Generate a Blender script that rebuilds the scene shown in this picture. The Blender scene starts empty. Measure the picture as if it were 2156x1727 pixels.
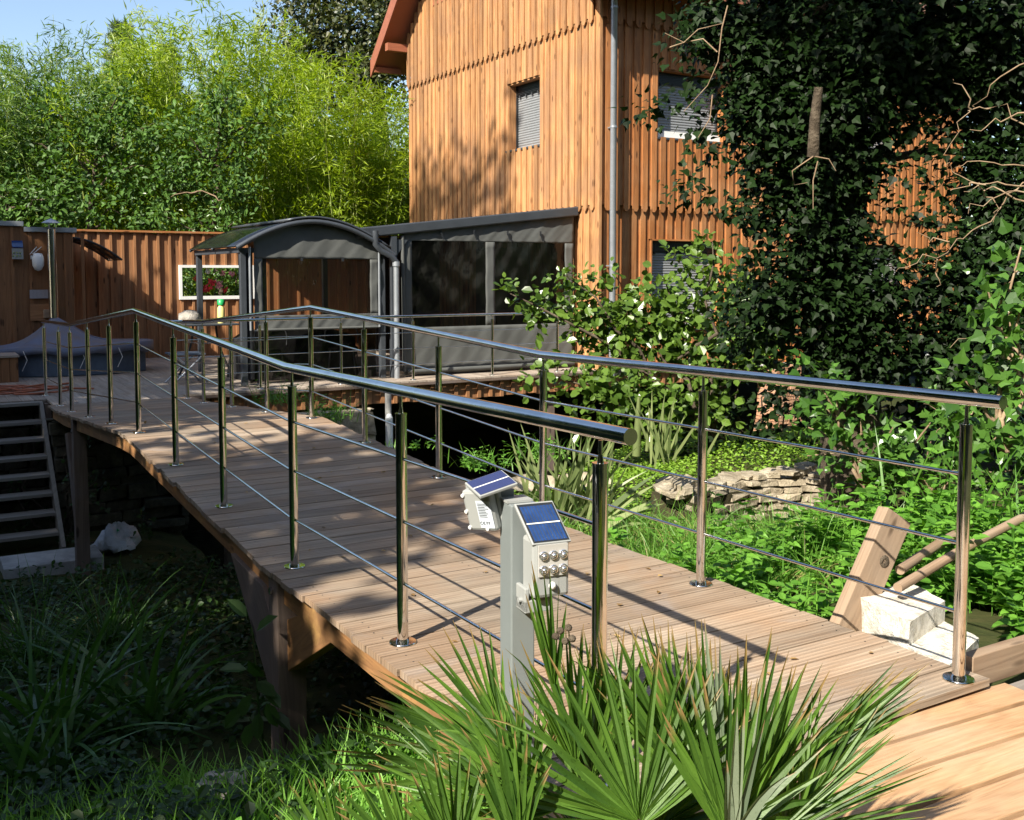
import bpy, bmesh, math, random
import numpy as np
from mathutils import Vector, Matrix
R = math.radians
rng = np.random.default_rng(7); random.seed(7)
scene = bpy.context.scene
col = scene.collection
# ------------------------------------------------------------ camera
# metres, camera eye at the origin; s runs along the footbridge, w across it
cam_d = bpy.data.cameras.new('camera'); cam = bpy.data.objects.new('camera', cam_d); col.objects.link(cam)
cam_d.sensor_width = 36; cam_d.lens = 36.05; cam_d.shift_y = -0.0638
cam_d.clip_start = 0.05; cam_d.clip_end = 2000
cam.location = (0, 0, 0); cam.rotation_euler = (R(86.0), 0, 0)
scene.camera = cam
# ------------------------------------------------------------ world, sun
SUN_AZ, SUN_EL = 34.0, 39.0            # azimuth the light travels towards, from +Y clockwise
wd = bpy.data.worlds.new('World'); scene.world = wd; wd.use_nodes = True
nt = wd.node_tree; nt.nodes.clear()
sky = nt.nodes.new('ShaderNodeTexSky'); sky.sky_type = 'NISHITA'; sky.sun_disc = False
sky.sun_elevation = R(SUN_EL); sky.sun_rotation = R(180 + SUN_AZ)
sky.air_density = 1.0; sky.dust_density = 1.2; sky.ozone_density = 1.0
bg = nt.nodes.new('ShaderNodeBackground'); bg.inputs[1].default_value = 0.098
wo = nt.nodes.new('ShaderNodeOutputWorld')
nt.links.new(sky.outputs[0], bg.inputs[0]); nt.links.new(bg.outputs[0], wo.inputs[0])
sl = bpy.data.lights.new('sun', 'SUN'); sl.energy = 5.0; sl.angle = R(0.55); sl.color = (1.0, 0.93, 0.80)
so = bpy.data.objects.new('sun', sl); col.objects.link(so)
sd = Vector((math.sin(R(SUN_AZ)) * math.cos(R(SUN_EL)), math.cos(R(SUN_AZ)) * math.cos(R(SUN_EL)), -math.sin(R(SUN_EL))))
so.rotation_euler = sd.to_track_quat('-Z', 'Y').to_euler(); so.location = (-20, -30, 30)
vs = scene.view_settings; vs.view_transform = 'Standard'; vs.look = 'None'; vs.exposure = 1.12; vs.gamma = 1
scene.cycles.max_bounces = 7; scene.cycles.transparent_max_bounces = 24
scene.cycles.sample_clamp_indirect = 6
# ------------------------------------------------------------ frames
U = np.array([-.5125, .8587, 0]); N = np.array([.8587, .5125, 0]); ZV = np.array([0, 0, 1.])
def S(s, w, z=0.0): return U * s + N * w + ZV * z
def norm(v): v = np.asarray(v, float); return v / max(1e-9, np.linalg.norm(v))
F_, CX, PY, PT = 2159., 1078., 726., R(4.0)
def at(x, y, Y):                        # a point seen at x, y of the 2156 px wide picture, Y metres out
    uu = (x - CX) / F_; v = (PY - y) / F_
    r = np.array([uu, math.cos(PT) + v * math.sin(PT), -math.sin(PT) + v * math.cos(PT)])
    return r * (Y / r[1])
# ------------------------------------------------------------ materials
def new_mat(name):
    m = bpy.data.materials.new(name); m.use_nodes = True
    nt = m.node_tree; nt.nodes.clear()
    out = nt.nodes.new('ShaderNodeOutputMaterial')
    return m, nt, out
class NT:
    def __init__(s, nt): s.nt = nt
    def n(s, t, **kw):
        nd = s.nt.nodes.new(t)
        for k, v in kw.items():
            if k.startswith('i_'):
                key = k[2:]; key = int(key) if key.isdigit() else key.replace('_', ' ')
                nd.inputs[key].default_value = v
            else: setattr(nd, k, v)
        return nd
    def l(s, a, b): s.nt.links.new(a, b)
    def ramp(s, fac, stops, interp='LINEAR'):
        r = s.n('ShaderNodeValToRGB'); r.color_ramp.interpolation = interp
        e = r.color_ramp.elements
        while len(e) < len(stops): e.new(0.5)
        for i, (p, c) in enumerate(stops):
            e[i].position = p; e[i].color = (*c, 1) if len(c) == 3 else c
        s.l(fac, r.inputs[0]); return r.outputs[0]
    def math(s, op, a, b=None, clamp=False):
        m = s.n('ShaderNodeMath', operation=op); m.use_clamp = clamp
        for i, v in enumerate((a, b)):
            if v is None: continue
            if isinstance(v, (int, float)): m.inputs[i].default_value = v
            else: s.l(v, m.inputs[i])
        return m.outputs[0]
    def mix(s, fac, a, b, mode='MIX'):
        m = s.n('ShaderNodeMix', data_type='RGBA', blend_type=mode)
        for k, v in ((0, fac), (6, a), (7, b)):
            if isinstance(v, (int, float)): m.inputs[k].default_value = v
            elif isinstance(v, tuple): m.inputs[k].default_value = (*v, 1) if len(v) == 3 else v
            else: s.l(v, m.inputs[k])
        return m.outputs[2]
    def noise(s, vec, scale, detail=4, rough=0.55, dist=0.0):
        n = s.n('ShaderNodeTexNoise'); n.inputs['Scale'].default_value = scale
        n.inputs['Detail'].default_value = detail; n.inputs['Roughness'].default_value = rough
        n.inputs['Distortion'].default_value = dist
        if vec is not None: s.l(vec, n.inputs['Vector'])
        return n.outputs['Fac']
    def mapping(s, vec, scale):
        m = s.n('ShaderNodeMapping'); m.inputs['Scale'].default_value = scale; s.l(vec, m.inputs['Vector']); return m.outputs[0]
    def bump(s, h, strength, dist=0.01):
        b = s.n('ShaderNodeBump'); b.inputs['Strength'].default_value = strength; b.inputs['Distance'].default_value = dist
        s.l(h, b.inputs['Height']); return b.outputs[0]

def wood(name, light, dark, patch=None, patch_amt=0.5, rough=0.6, grain=34, var=0.35, knots=True, groove=0, stain=None, bumpk=0.5, spec=0.3, uk=1.0):
    m, nt, out = new_mat(name); g = NT(nt)
    uv = g.n('ShaderNodeUVMap'); geo = g.n('ShaderNodeNewGeometry')
    tc = g.n('ShaderNodeTexCoord')
    v1 = g.mapping(uv.outputs[0], (1.3 * uk, grain, 1))
    n1 = g.noise(v1, 1.0, 6, 0.62, 1.2)
    n2 = g.noise(g.mapping(uv.outputs[0], (.55 * uk, 6.5 * uk ** .5, 1)), 1.0, 2.5, .5, .9)
    ring = g.math('ADD', g.math('MULTIPLY', g.math('SINE', g.math('MULTIPLY', n2, 46)), .5), .5)
    gr = g.math('ADD', g.math('ADD', g.math('MULTIPLY', n1, .60), g.math('MULTIPLY', n2, .26)), g.math('MULTIPLY', ring, .13))
    c = g.ramp(gr, [(.25, dark), (.47, tuple(.5 * (a + b) for a, b in zip(light, dark))), (.72, light)])
    if patch:
        big = g.noise(tc.outputs['Object'], 1.1, 5, .6, .4)
        pf = g.ramp(big, [(.42, (0, 0, 0)), (.66, (patch_amt,) * 3)])
        c = g.mix(pf, c, patch)
    if stain:
        sv = g.noise(tc.outputs['Object'], 2.3, 6, .7, .8)
        sf = g.ramp(sv, [(.54, (0, 0, 0)), (.68, (.75,) * 3)])
        c = g.mix(sf, c, stain)
    if knots:
        vo = g.n('ShaderNodeTexVoronoi'); vo.inputs['Scale'].default_value = 1.0; vo.inputs['Randomness'].default_value = 1
        g.l(g.mapping(uv.outputs[0], (2.2, 8.5, 1)), vo.inputs['Vector'])
        kf = g.ramp(vo.outputs['Distance'], [(.0, (.9,) * 3), (.10, (.75,) * 3), (.16, (0, 0, 0))])
        c = g.mix(kf, c, tuple(x * .38 for x in dark))
    rnd = g.math('ADD', g.math('MULTIPLY', geo.outputs['Random Per Island'], var), 1 - var * .55)
    hs = g.n('ShaderNodeHueSaturation'); g.l(c, hs.inputs['Color']); g.l(rnd, hs.inputs['Value'])
    hs.inputs['Saturation'].default_value = 1.0
    c = hs.outputs[0]
    h = gr
    if groove:
        sep = g.n('ShaderNodeSeparateXYZ'); g.l(uv.outputs[0], sep.inputs[0])
        sn = g.math('SINE', g.math('MULTIPLY', sep.outputs[1], 2 * math.pi / groove))
        gm = g.ramp(sn, [(-0.0, (0, 0, 0)), (.25, (1, 1, 1))])
        c = g.mix(g.math('MULTIPLY', g.math('SUBTRACT', 1, gm), .20), c, tuple(x * .35 for x in dark))
        h = g.math('ADD', g.math('MULTIPLY', gr, .35), gm)
    b = g.n('ShaderNodeBsdfPrincipled'); g.l(c, b.inputs['Base Color']); b.inputs['Roughness'].default_value = rough
    b.inputs['Specular IOR Level'].default_value = spec
    g.l(g.bump(h, bumpk, .004), b.inputs['Normal']); g.l(b.outputs[0], out.inputs[0]); return m

def leafm(name, c1, c2, trans=0.35, rough=0.42, spec=.5, hue=0.02, tcol=None, nscale=1.2):
    m, nt, out = new_mat(name); g = NT(nt)
    geo = g.n('ShaderNodeNewGeometry'); tc = g.n('ShaderNodeTexCoord')
    n = g.noise(tc.outputs['Object'], nscale, 3)
    f = g.math('ADD', g.math('MULTIPLY', geo.outputs['Random Per Island'], .6), g.math('MULTIPLY', n, .5))
    c = g.ramp(f, [(.15, c1), (.85, c2)])
    b = g.n('ShaderNodeBsdfPrincipled'); g.l(c, b.inputs['Base Color']); b.inputs['Roughness'].default_value = rough
    b.inputs['Specular IOR Level'].default_value = spec
    t = g.n('ShaderNodeBsdfTranslucent')
    tcx = g.mix(1.0, c, (1.25, 1.3, .35) if tcol is None else tcol, 'MULTIPLY'); g.l(tcx, t.inputs[0])
    ms = g.n('ShaderNodeMixShader'); ms.inputs[0].default_value = trans
    g.l(b.outputs[0], ms.inputs[1]); g.l(t.outputs[0], ms.inputs[2]); g.l(ms.outputs[0], out.inputs[0]); return m

def plain(name, c, rough=.5, metal=0, spec=.5, nz=0, nscale=8, c2=None, bumpk=0, coat=0):
    m, nt, out = new_mat(name); g = NT(nt)
    b = g.n('ShaderNodeBsdfPrincipled'); b.inputs['Base Color'].default_value = (*c, 1)
    b.inputs['Roughness'].default_value = rough; b.inputs['Metallic'].default_value = metal
    b.inputs['Specular IOR Level'].default_value = spec; b.inputs['Coat Weight'].default_value = coat
    if nz or c2 or bumpk:
        tc = g.n('ShaderNodeTexCoord'); n = g.noise(tc.outputs['Object'], nscale, 6, .62)
        if c2 is None: c2 = tuple(x * (1 - nz) for x in c)
        g.l(g.ramp(n, [(.32, c2), (.68, c)]), b.inputs['Base Color'])
        if bumpk: g.l(g.bump(n, bumpk, .02), b.inputs['Normal'])
    g.l(b.outputs[0], out.inputs[0]); return m

def rock(name, c1, c2, c3, scale=6, bumpk=.8):
    m, nt, out = new_mat(name); g = NT(nt)
    tc = g.n('ShaderNodeTexCoord'); geo = g.n('ShaderNodeNewGeometry')
    n = g.noise(tc.outputs['Object'], scale, 8, .68, .4); n2 = g.noise(tc.outputs['Object'], scale * 5, 4, .7)
    c = g.ramp(n, [(.3, c1), (.5, c2), (.68, c3)])
    hs = g.n('ShaderNodeHueSaturation'); g.l(c, hs.inputs['Color'])
    g.l(g.math('ADD', g.math('MULTIPLY', geo.outputs['Random Per Island'], .4), .8), hs.inputs['Value'])
    b = g.n('ShaderNodeBsdfPrincipled'); g.l(hs.outputs[0], b.inputs['Base Color']); b.inputs['Roughness'].default_value = .92
    b.inputs['Specular IOR Level'].default_value = .2
    g.l(g.bump(g.math('ADD', n, g.math('MULTIPLY', n2, .4)), bumpk, .03), b.inputs['Normal']); g.l(b.outputs[0], out.inputs[0]); return m

def pane(name, tint, gloss=.08, dens=.5, rough=.06, wave=.0):
    m, nt, out = new_mat(name); g = NT(nt)
    tr = g.n('ShaderNodeBsdfTransparent'); tr.inputs[0].default_value = (*tint, 1)
    df = g.n('ShaderNodeBsdfDiffuse'); df.inputs[0].default_value = (.05, .05, .05, 1)
    gl = g.n('ShaderNodeBsdfGlossy'); gl.inputs['Roughness'].default_value = rough; gl.inputs[0].default_value = (.8, .8, .8, 1)
    if wave:
        tc = g.n('ShaderNodeTexCoord'); nn = g.noise(g.mapping(tc.outputs['Object'], (3, 3, 1.2)), 1.6, 3)
        g.l(g.bump(nn, wave, .05), gl.inputs['Normal'])
    m1 = g.n('ShaderNodeMixShader'); m1.inputs[0].default_value = dens * .12
    g.l(tr.outputs[0], m1.inputs[1]); g.l(df.outputs[0], m1.inputs[2])
    fr = g.n('ShaderNodeFresnel'); fr.inputs[0].default_value = 1.4
    f = g.math('ADD', g.math('MULTIPLY', fr.outputs[0], .8), gloss * .3, True)
    m2 = g.n('ShaderNodeMixShader'); g.l(f, m2.inputs[0]); g.l(m1.outputs[0], m2.inputs[1]); g.l(gl.outputs[0], m2.inputs[2])
    g.l(m2.outputs[0], out.inputs[0]); return m

M = {}
M['deck'] = wood('weathered_deck_wood', (.46, .37, .28), (.16, .122, .09), patch=(.37, .21, .11), patch_amt=.6, rough=.75, grain=46, var=.42, knots=False, groove=.0237, stain=(.34, .28, .24), bumpk=.6, spec=.2)
M['newdeck'] = wood('fresh_larch_wood', (.55, .35, .195), (.30, .16, .075), rough=.62, grain=75, var=.22, patch=(.55, .42, .30), patch_amt=.55, bumpk=.5, uk=2.2)
M['terrace'] = wood('terrace_wood', (.44, .38, .32), (.20, .16, .13), patch=(.33, .22, .14), patch_amt=.4, rough=.8, grain=40, var=.3, knots=False, bumpk=.5, spec=.15)
M['cladL'] = wood('pale_cladding', (.56, .30, .13), (.19, .075, .027), patch=(.28, .155, .085), patch_amt=.68, rough=.7, grain=30, var=.56, bumpk=.6)  # left wall boards, paler and less saturated than the right wall
M['cladR'] = wood('honey_cladding', (.46, .19, .062), (.17, .058, .02), patch=(.50, .29, .15), patch_amt=.35, rough=.6, grain=34, var=.3, bumpk=.5)
M['fence'] = wood('brown_fence_wood', (.40, .20, .09), (.18, .075, .03), patch=(.24, .13, .07), patch_amt=.5, rough=.65, grain=30, var=.3, bumpk=.5)
M['shed'] = wood('dark_shed_wood', (.26, .125, .055), (.13, .055, .024), patch=(.34, .16, .06), patch_amt=.35, rough=.7, grain=30, var=.3, bumpk=.5)
M['beam'] = wood('stained_beam_wood', (.40, .20, .075), (.17, .075, .03), patch=(.12, .09, .06), patch_amt=.5, rough=.7, grain=26, var=.2, stain=(.46, .27, .09), bumpk=.6)
M['pillar'] = wood('grey_brown_post_wood', (.19, .135, .10), (.085, .06, .05), patch=(.16, .14, .14), patch_amt=.6, rough=.85, grain=30, var=.2, bumpk=.7)
M['stair'] = wood('grey_stair_wood', (.30, .27, .24), (.15, .13, .115), patch=(.20, .19, .15), patch_amt=.5, rough=.85, grain=30, var=.25, knots=False, bumpk=.5)
M['plank'] = wood('rough_sawn_plank', (.38, .27, .18), (.19, .12, .075), patch=(.30, .25, .20), patch_amt=.7, rough=.85, grain=18, var=.1, stain=(.24, .17, .12), bumpk=.8)
M['redbrown'] = wood('redbrown_fascia', (.36, .13, .07), (.20, .07, .04), rough=.5, grain=30, var=.1, knots=False)
M['steel'] = plain('polished_steel', (.80, .79, .77), .075, 1)
def steel_mat():
    m, nt, out = new_mat('polished_steel'); g = NT(nt); tc = g.n('ShaderNodeTexCoord'); b = g.n('ShaderNodeBsdfPrincipled'); b.inputs['Metallic'].default_value = 1
    n1 = g.noise(tc.outputs['Object'], 9, 5, .7); n2 = g.noise(g.mapping(tc.outputs['Object'], (260, 260, 6)), 1, 2)
    g.l(g.ramp(n1, [(.3, (.60, .59, .57)), (.6, (.78, .77, .75))]), b.inputs['Base Color'])
    g.l(g.math('ADD', g.math('MULTIPLY', g.ramp(n1, [(.45, (0, 0, 0)), (.75, (1, 1, 1))]), .16), .06), b.inputs['Roughness'])
    g.l(g.bump(n2, .05, .001), b.inputs['Normal']); g.l(b.outputs[0], out.inputs[0]); return m
M['steel'] = steel_mat()
M['steel2'] = plain('brushed_steel', (.62, .61, .60), .22, 1)
M['zinc'] = plain('zinc_pipe', (.42, .45, .49), .42, .6, nz=.2, nscale=5)
M['anth'] = plain('anthracite_metal', (.075, .085, .10), .42, .3, nz=.25, nscale=3)
M['darkmetal'] = plain('dark_metal', (.03, .033, .038), .4, .3)
M['shutter'] = plain('grey_roller_shutter', (.27, .28, .29), .45, .2, nz=.1)
M['white'] = plain('white_paint', (.78, .78, .76), .5, nz=.08)
M['fabric'] = plain('olive_grey_awning_fabric', (.105, .110, .106), .8, 0, .3, nz=.25, nscale=1.6, bumpk=.25)
M['blackfab'] = plain('black_cover_fabric', (.018, .018, .02), .55, 0, .4, bumpk=.5, nscale=3)
M['tarp'] = plain('blue_grey_tarpaulin', (.13, .17, .27), .6, 0, .3, c2=(.17, .15, .15), nscale=2.2, bumpk=.4)
M['tub'] = plain('blue_grey_panel', (.095, .13, .18), .6, nz=.25)
M['lamp'] = plain('grey_lamp_paint', (.215, .24, .24), .45, .1, nz=.08, nscale=12)
M['lampbox'] = plain('light_grey_plastic', (.32, .33, .32), .42)
M['solar'] = plain('solar_cell_blue', (.012, .035, .12), .15, 0, .8, c2=(.02, .06, .2), nscale=40, coat=1)
M['solar2'] = plain('solar_cell_violet', (.03, .035, .11), .2, 0, .8, coat=1)
M['lens'] = plain('led_reflector', (.9, .9, .92), .12, .9)
M['conc'] = rock('weathered_concrete', (.22, .22, .21), (.36, .36, .35), (.48, .47, .45), 3, .5)
M['limestone'] = rock('white_limestone', (.42, .38, .30), (.70, .66, .58), (.82, .79, .73), 13, .9)
M['stone'] = rock('dry_stone', (.14, .11, .075), (.34, .29, .21), (.52, .46, .36), 7, 1)
M['darkstone'] = rock('dark_stone', (.03, .028, .02), (.075, .065, .045), (.13, .115, .08), 5, 1)  # one dark brown stone colour for the gully walls and foundation
M['brick'] = rock('old_brick', (.34, .17, .10), (.46, .25, .15), (.56, .38, .26), 9, .7)
M['greyrock'] = rock('grey_boulder', (.22, .20, .17), (.38, .35, .31), (.50, .46, .41), 9, 1)
M['soil'] = rock('dark_soil', (.018, .016, .009), (.035, .030, .016), (.06, .055, .025), 3, 1)
M['soilgreen'] = rock('mossy_soil', (.02, .03, .008), (.045, .055, .015), (.09, .08, .03), 2.5, 1)
M['bark'] = rock('tree_bark', (.045, .035, .025), (.09, .07, .05), (.16, .13, .095), 10, 1)
M['twig'] = rock('pale_twig', (.16, .11, .07), (.26, .18, .115), (.36, .28, .19), 10, .3)
M['roofred'] = plain('roof_red_wood', (.30, .10, .055), .55, nz=.2)
M['tile'] = plain('roof_tile', (.20, .10, .06), .8, nz=.4, nscale=6)
M['smoke'] = pane('smoked_clear_vinyl', (.62, .55, .48), .10, .6, .05, .04)
M['darkvinyl'] = pane('dark_clear_vinyl', (.16, .15, .15), .06, .3, .06, .04)
M['polyc'] = pane('tinted_polycarbonate', (.20, .23, .23), .5, 1.5, .15)
M['pvc'] = plain('white_pvc', (.80, .82, .82), .35)
M['teal'] = plain('teal_plastic', (.07, .22, .26), .4)
M['orange'] = plain('orange_brown_hose', (.42, .12, .05), .5, nz=.4)
M['greenp'] = plain('green_plastic', (.02, .35, .10), .4)
M['yellowp'] = plain('pale_yellow_label', (.75, .68, .25), .5)
M['bag'] = plain('white_plastic_bag', (.62, .66, .74), .35, nz=.15, nscale=14, bumpk=.6)
M['redfl'] = leafm('red_petals', (.55, .02, .04), (.75, .08, .10), .3)
M['pinkfl'] = leafm('pink_petals', (.75, .22, .35), (.85, .50, .58), .3, tcol=(1.1, .8, .8))
M['violet'] = plain('violet_plastic', (.16, .06, .35), .4)
# foliage
M['bamboo'] = leafm('bamboo_leaf', (.085, .17, .006), (.32, .42, .02), .42, .45)
M['bamboo2'] = leafm('bamboo_leaf_dark', (.05, .11, .018), (.17, .26, .04), .38, .45)
M['bamboo3'] = leafm('bamboo_leaf_pale', (.24, .30, .08), (.45, .50, .18), .42, .45)
M['oak'] = leafm('broad_leaf_grey_green', (.016, .050, .008), (.10, .20, .035), .28, .52, spec=.35)
M['maple'] = leafm('maple_leaf', (.010, .030, .006), (.070, .075, .016), .25, .45)
M['pine'] = leafm('pine_needle', (.05, .085, .04), (.12, .17, .07), .15, .6)
M['hedge'] = leafm('hedge_leaf', (.03, .085, .015), (.13, .24, .05), .3, .35)
M['ivy'] = leafm('shaded_ivy_leaf', (.003, .008, .002), (.014, .034, .007), .14, .5, spec=.16, tcol=(1.3, 1.6, .4))  # leaf colour lowered to stand for the near-black shade
M['ivylit'] = leafm('sunlit_ivy_leaf', (.022, .07, .010), (.11, .24, .04), .35, .30)  # lit copy of the ivy leaf, sunshine put into the green
M['shrub'] = leafm('alder_leaf', (.035, .075, .012), (.13, .22, .035), .32, .30)
M['nettle'] = leafm('nettle_leaf', (.06, .17, .018), (.17, .38, .045), .35, .5)
M['grass'] = leafm('grass_blade', (.06, .17, .02), (.17, .36, .05), .35, .45)
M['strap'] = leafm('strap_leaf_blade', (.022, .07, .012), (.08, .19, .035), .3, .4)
M['grassb'] = leafm('skylit_grass_blade', (.10, .27, .03), (.26, .50, .09), .35, .45)  # grass colour raised to stand for skylight on the near bank
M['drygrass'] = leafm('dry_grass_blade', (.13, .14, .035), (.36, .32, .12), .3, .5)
M['shadeg'] = leafm('shaded_leaf', (.009, .026, .005), (.038, .09, .015), .3, .5)  # leaf colour dimmed to carry the deep shade of the gully
M['moss'] = leafm('creeping_moss_leaf', (.10, .22, .015), (.26, .42, .05), .35, .5)
M['phorm'] = leafm('flax_blade', (.05, .09, .025), (.27, .32, .13), .3, .35)
M['palm'] = leafm('palm_leaflet', (.022, .070, .008), (.13, .25, .028), .40, .38, spec=.45, nscale=5, tcol=(1.5, 1.6, .3))
M['palmback'] = leafm('palm_silver_leaflet', (.085, .125, .075), (.20, .24, .16), .3, .45, nscale=5)
M['palmdry'] = leafm('palm_dry_leaflet', (.20, .11, .04), (.42, .28, .12), .2, .6)
def water_mat():
    m, nt, out = new_mat('dark_water'); g = NT(nt)
    b = g.n('ShaderNodeBsdfPrincipled'); b.inputs['Base Color'].default_value = (.012, .013, .008, 1); b.inputs['Roughness'].default_value = .08
    tc = g.n('ShaderNodeTexCoord'); g.l(g.bump(g.noise(tc.outputs['Object'], 5, 3), .12, .03), b.inputs['Normal']); g.l(b.outputs[0], out.inputs[0]); return m
M['water'] = water_mat()

def palm_mat(name, c1, c2, tip, trans, back=None):
    m, nt, out = new_mat(name); g = NT(nt); geo = g.n('ShaderNodeNewGeometry'); tc = g.n('ShaderNodeTexCoord')
    a = g.n('ShaderNodeAttribute'); a.attribute_name = 'along'
    n = g.noise(tc.outputs['Object'], 7, 4); f = g.math('ADD', g.math('MULTIPLY', geo.outputs['Random Per Island'], .65), g.math('MULTIPLY', n, .45))
    c = g.ramp(f, [(.15, c1), (.85, c2)])
    sp = g.noise(tc.outputs['Object'], 55, 3, .7); c = g.mix(g.ramp(sp, [(.60, (0, 0, 0)), (.72, (.6,) * 3)]), c, tuple(.55 * x for x in c1))
    c = g.mix(g.ramp(a.outputs['Fac'], [(.0, (.30,) * 3), (.22, (0, 0, 0))]), c, tuple(1.5 * x for x in c2))
    tf = g.ramp(g.math('ADD', a.outputs['Fac'], g.math('MULTIPLY', sp, .10)), [(.86, (0, 0, 0)), (.95, (.9,) * 3)]); c = g.mix(tf, c, tip)
    b = g.n('ShaderNodeBsdfPrincipled'); g.l(c, b.inputs['Base Color']); b.inputs['Roughness'].default_value = .42; b.inputs['Specular IOR Level'].default_value = .4
    g.l(g.bump(sp, .25, .003), b.inputs['Normal'])
    t = g.n('ShaderNodeBsdfTranslucent'); g.l(g.mix(1.0, c, (1.5, 1.6, .35), 'MULTIPLY'), t.inputs[0])
    ms = g.n('ShaderNodeMixShader'); ms.inputs[0].default_value = trans; g.l(b.outputs[0], ms.inputs[1]); g.l(t.outputs[0], ms.inputs[2]); g.l(ms.outputs[0], out.inputs[0]); return m
M['palm'] = palm_mat('palm_leaflet', (.018, .055, .008), (.105, .205, .028), (.30, .19, .08), .38)
M['palmback'] = palm_mat('palm_silver_leaflet', (.085, .125, .075), (.20, .24, .16), (.30, .2, .1), .25)
# ------------------------------------------------------------ mesh helpers
class MB:
    """collects solids, then links them as ONE mesh object"""
    def __init__(s): s.v = []; s.f = []; s.uv = []; s.mi = []; s.sm = []
    def box(s, o, a, b, c, m=0, t=None):
        """o corner, a length vector (grain), b width vector, c thickness vector"""
        o, a, b, c = (np.asarray(x, float) for x in (o, a, b, c))
        if np.dot(np.cross(a, b), c) < 0: o = o + c; c = -c
        i = len(s.v)
        for k in range(8): s.v.append(o + a * (k & 1) + b * ((k >> 1) & 1) + c * ((k >> 2) & 1))
        la, lb, lc = (np.linalg.norm(x) for x in (a, b, c)); ru, rv = random.random() * 40, random.random() * 40
        U0, V0 = ru, rv
        def q(ids, uvs): s.f.append([i + k for k in ids]); s.uv += uvs; s.mi.append(m); s.sm.append(0)
        q((4, 5, 7, 6), [(U0, V0), (U0 + la, V0), (U0 + la, V0 + lb), (U0, V0 + lb)])
        q((0, 2, 3, 1), [(U0, V0), (U0, V0 + lb), (U0 + la, V0 + lb), (U0 + la, V0)])
        q((0, 1, 5, 4), [(U0, V0), (U0 + la, V0), (U0 + la, V0 - lc), (U0, V0 - lc)])
        q((2, 6, 7, 3), [(U0, V0), (U0, V0 + lc), (U0 + la, V0 + lc), (U0 + la, V0)])
        q((0, 4, 6, 2), [(U0, V0), (U0 + lc, V0), (U0 + lc, V0 + lb), (U0, V0 + lb)])
        q((1, 3, 7, 5), [(U0, V0), (U0, V0 + lb), (U0 + lc, V0 + lb), (U0 + lc, V0)])
        return s
    def prism(s, pts, c, m=0, along=None):
        """flat polygon pts extruded by c"""
        pts = [np.asarray(p, float) for p in pts]; c = np.asarray(c, float); n = len(pts); i = len(s.v)
        nr = np.zeros(3)
        for k in range(n): nr += np.cross(pts[k] - pts[0], pts[(k + 1) % n] - pts[0])
        if np.dot(nr, c) < 0: pts = pts[::-1]
        s.v += pts + [p + c for p in pts]
        al = norm(along) if along is not None else norm(pts[1] - pts[0]); ac = norm(np.cross(nr, al)); ru, rv = random.random() * 40, random.random() * 40
        uvf = lambda p: (float(np.dot(p, al)) + ru, float(np.dot(p, ac)) + rv)
        s.f.append([i + n + k for k in range(n)]); s.uv += [uvf(p) for p in pts]; s.mi.append(m); s.sm.append(0)
        s.f.append([i + k for k in range(n)][::-1]); s.uv += [uvf(p) for p in pts[::-1]]; s.mi.append(m); s.sm.append(0)
        for k in range(n):
            k2 = (k + 1) % n; s.f.append([i + k, i + k2, i + n + k2, i + n + k]); s.mi.append(m); s.sm.append(0)
            a0, a1 = uvf(pts[k]), uvf(pts[k2]); s.uv += [a0, a1, (a1[0], a1[1] + .05), (a0[0], a0[1] + .05)]
        return s
    def tube(s, pts, r, seg=12, m=0, cap=True, smooth=1):
        pts = [np.asarray(p, float) for p in pts]; n = len(pts)
        rs = r if hasattr(r, '__len__') else [r] * n
        d0 = norm(pts[1] - pts[0]); ref = np.array([0, 0, 1.]) if abs(d0[2]) < .9 else np.array([1., 0, 0])
        i = len(s.v); L = 0
        for k, p in enumerate(pts):
            if k == 0: d = pts[1] - p; sc = 1
            elif k == n - 1: d = p - pts[k - 1]; sc = 1
            else:
                d1, d2 = norm(p - pts[k - 1]), norm(pts[k + 1] - p); d = d1 + d2; sc = 1
            d = norm(d); x = norm(np.cross(ref, d)); y = np.cross(d, x); ref = y if abs(np.dot(ref, d)) > .95 else ref
            for j in range(seg):
                a = 2 * math.pi * j / seg; s.v.append(p + (x * math.cos(a) + y * math.sin(a)) * rs[k])
        ru = random.random() * 20
        for k in range(n - 1):
            l2 = L + np.linalg.norm(pts[k + 1] - pts[k])
            for j in range(seg):
                j2 = (j + 1) % seg; s.f.append([i + k * seg + j, i + k * seg + j2, i + (k + 1) * seg + j2, i + (k + 1) * seg + j]); s.mi.append(m); s.sm.append(smooth)
                c0, c1 = j * .02, (j + 1) * .02; s.uv += [(ru + L, c0), (ru + L, c1), (ru + l2, c1), (ru + l2, c0)]
            L = l2
        if cap:
            q = len(s.v); s.v += [s.v[i + j] for j in range(seg)] + [s.v[i + (n - 1) * seg + j] for j in range(seg)]
            s.f.append([q + j for j in range(seg)][::-1]); s.uv += [(0, 0)] * seg; s.mi.append(m); s.sm.append(0)
            s.f.append([q + seg + j for j in range(seg)]); s.uv += [(0, 0)] * seg; s.mi.append(m); s.sm.append(0)
        return s
    def grid(s, P, m=0, smooth=1, thick=None):
        """P[a][b] points -> sheet"""
        na, nb = len(P), len(P[0]); i = len(s.v)
        for row in P: s.v += [np.asarray(p, float) for p in row]
        for a in range(na - 1):
            for b in range(nb - 1):
                s.f.append([i + a * nb + b, i + (a + 1) * nb + b, i + (a + 1) * nb + b + 1, i + a * nb + b + 1]); s.mi.append(m); s.sm.append(smooth)
                s.uv += [(a * .1, b * .1), ((a + 1) * .1, b * .1), ((a + 1) * .1, (b + 1) * .1), (a * .1, (b + 1) * .1)]
        return s
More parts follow.
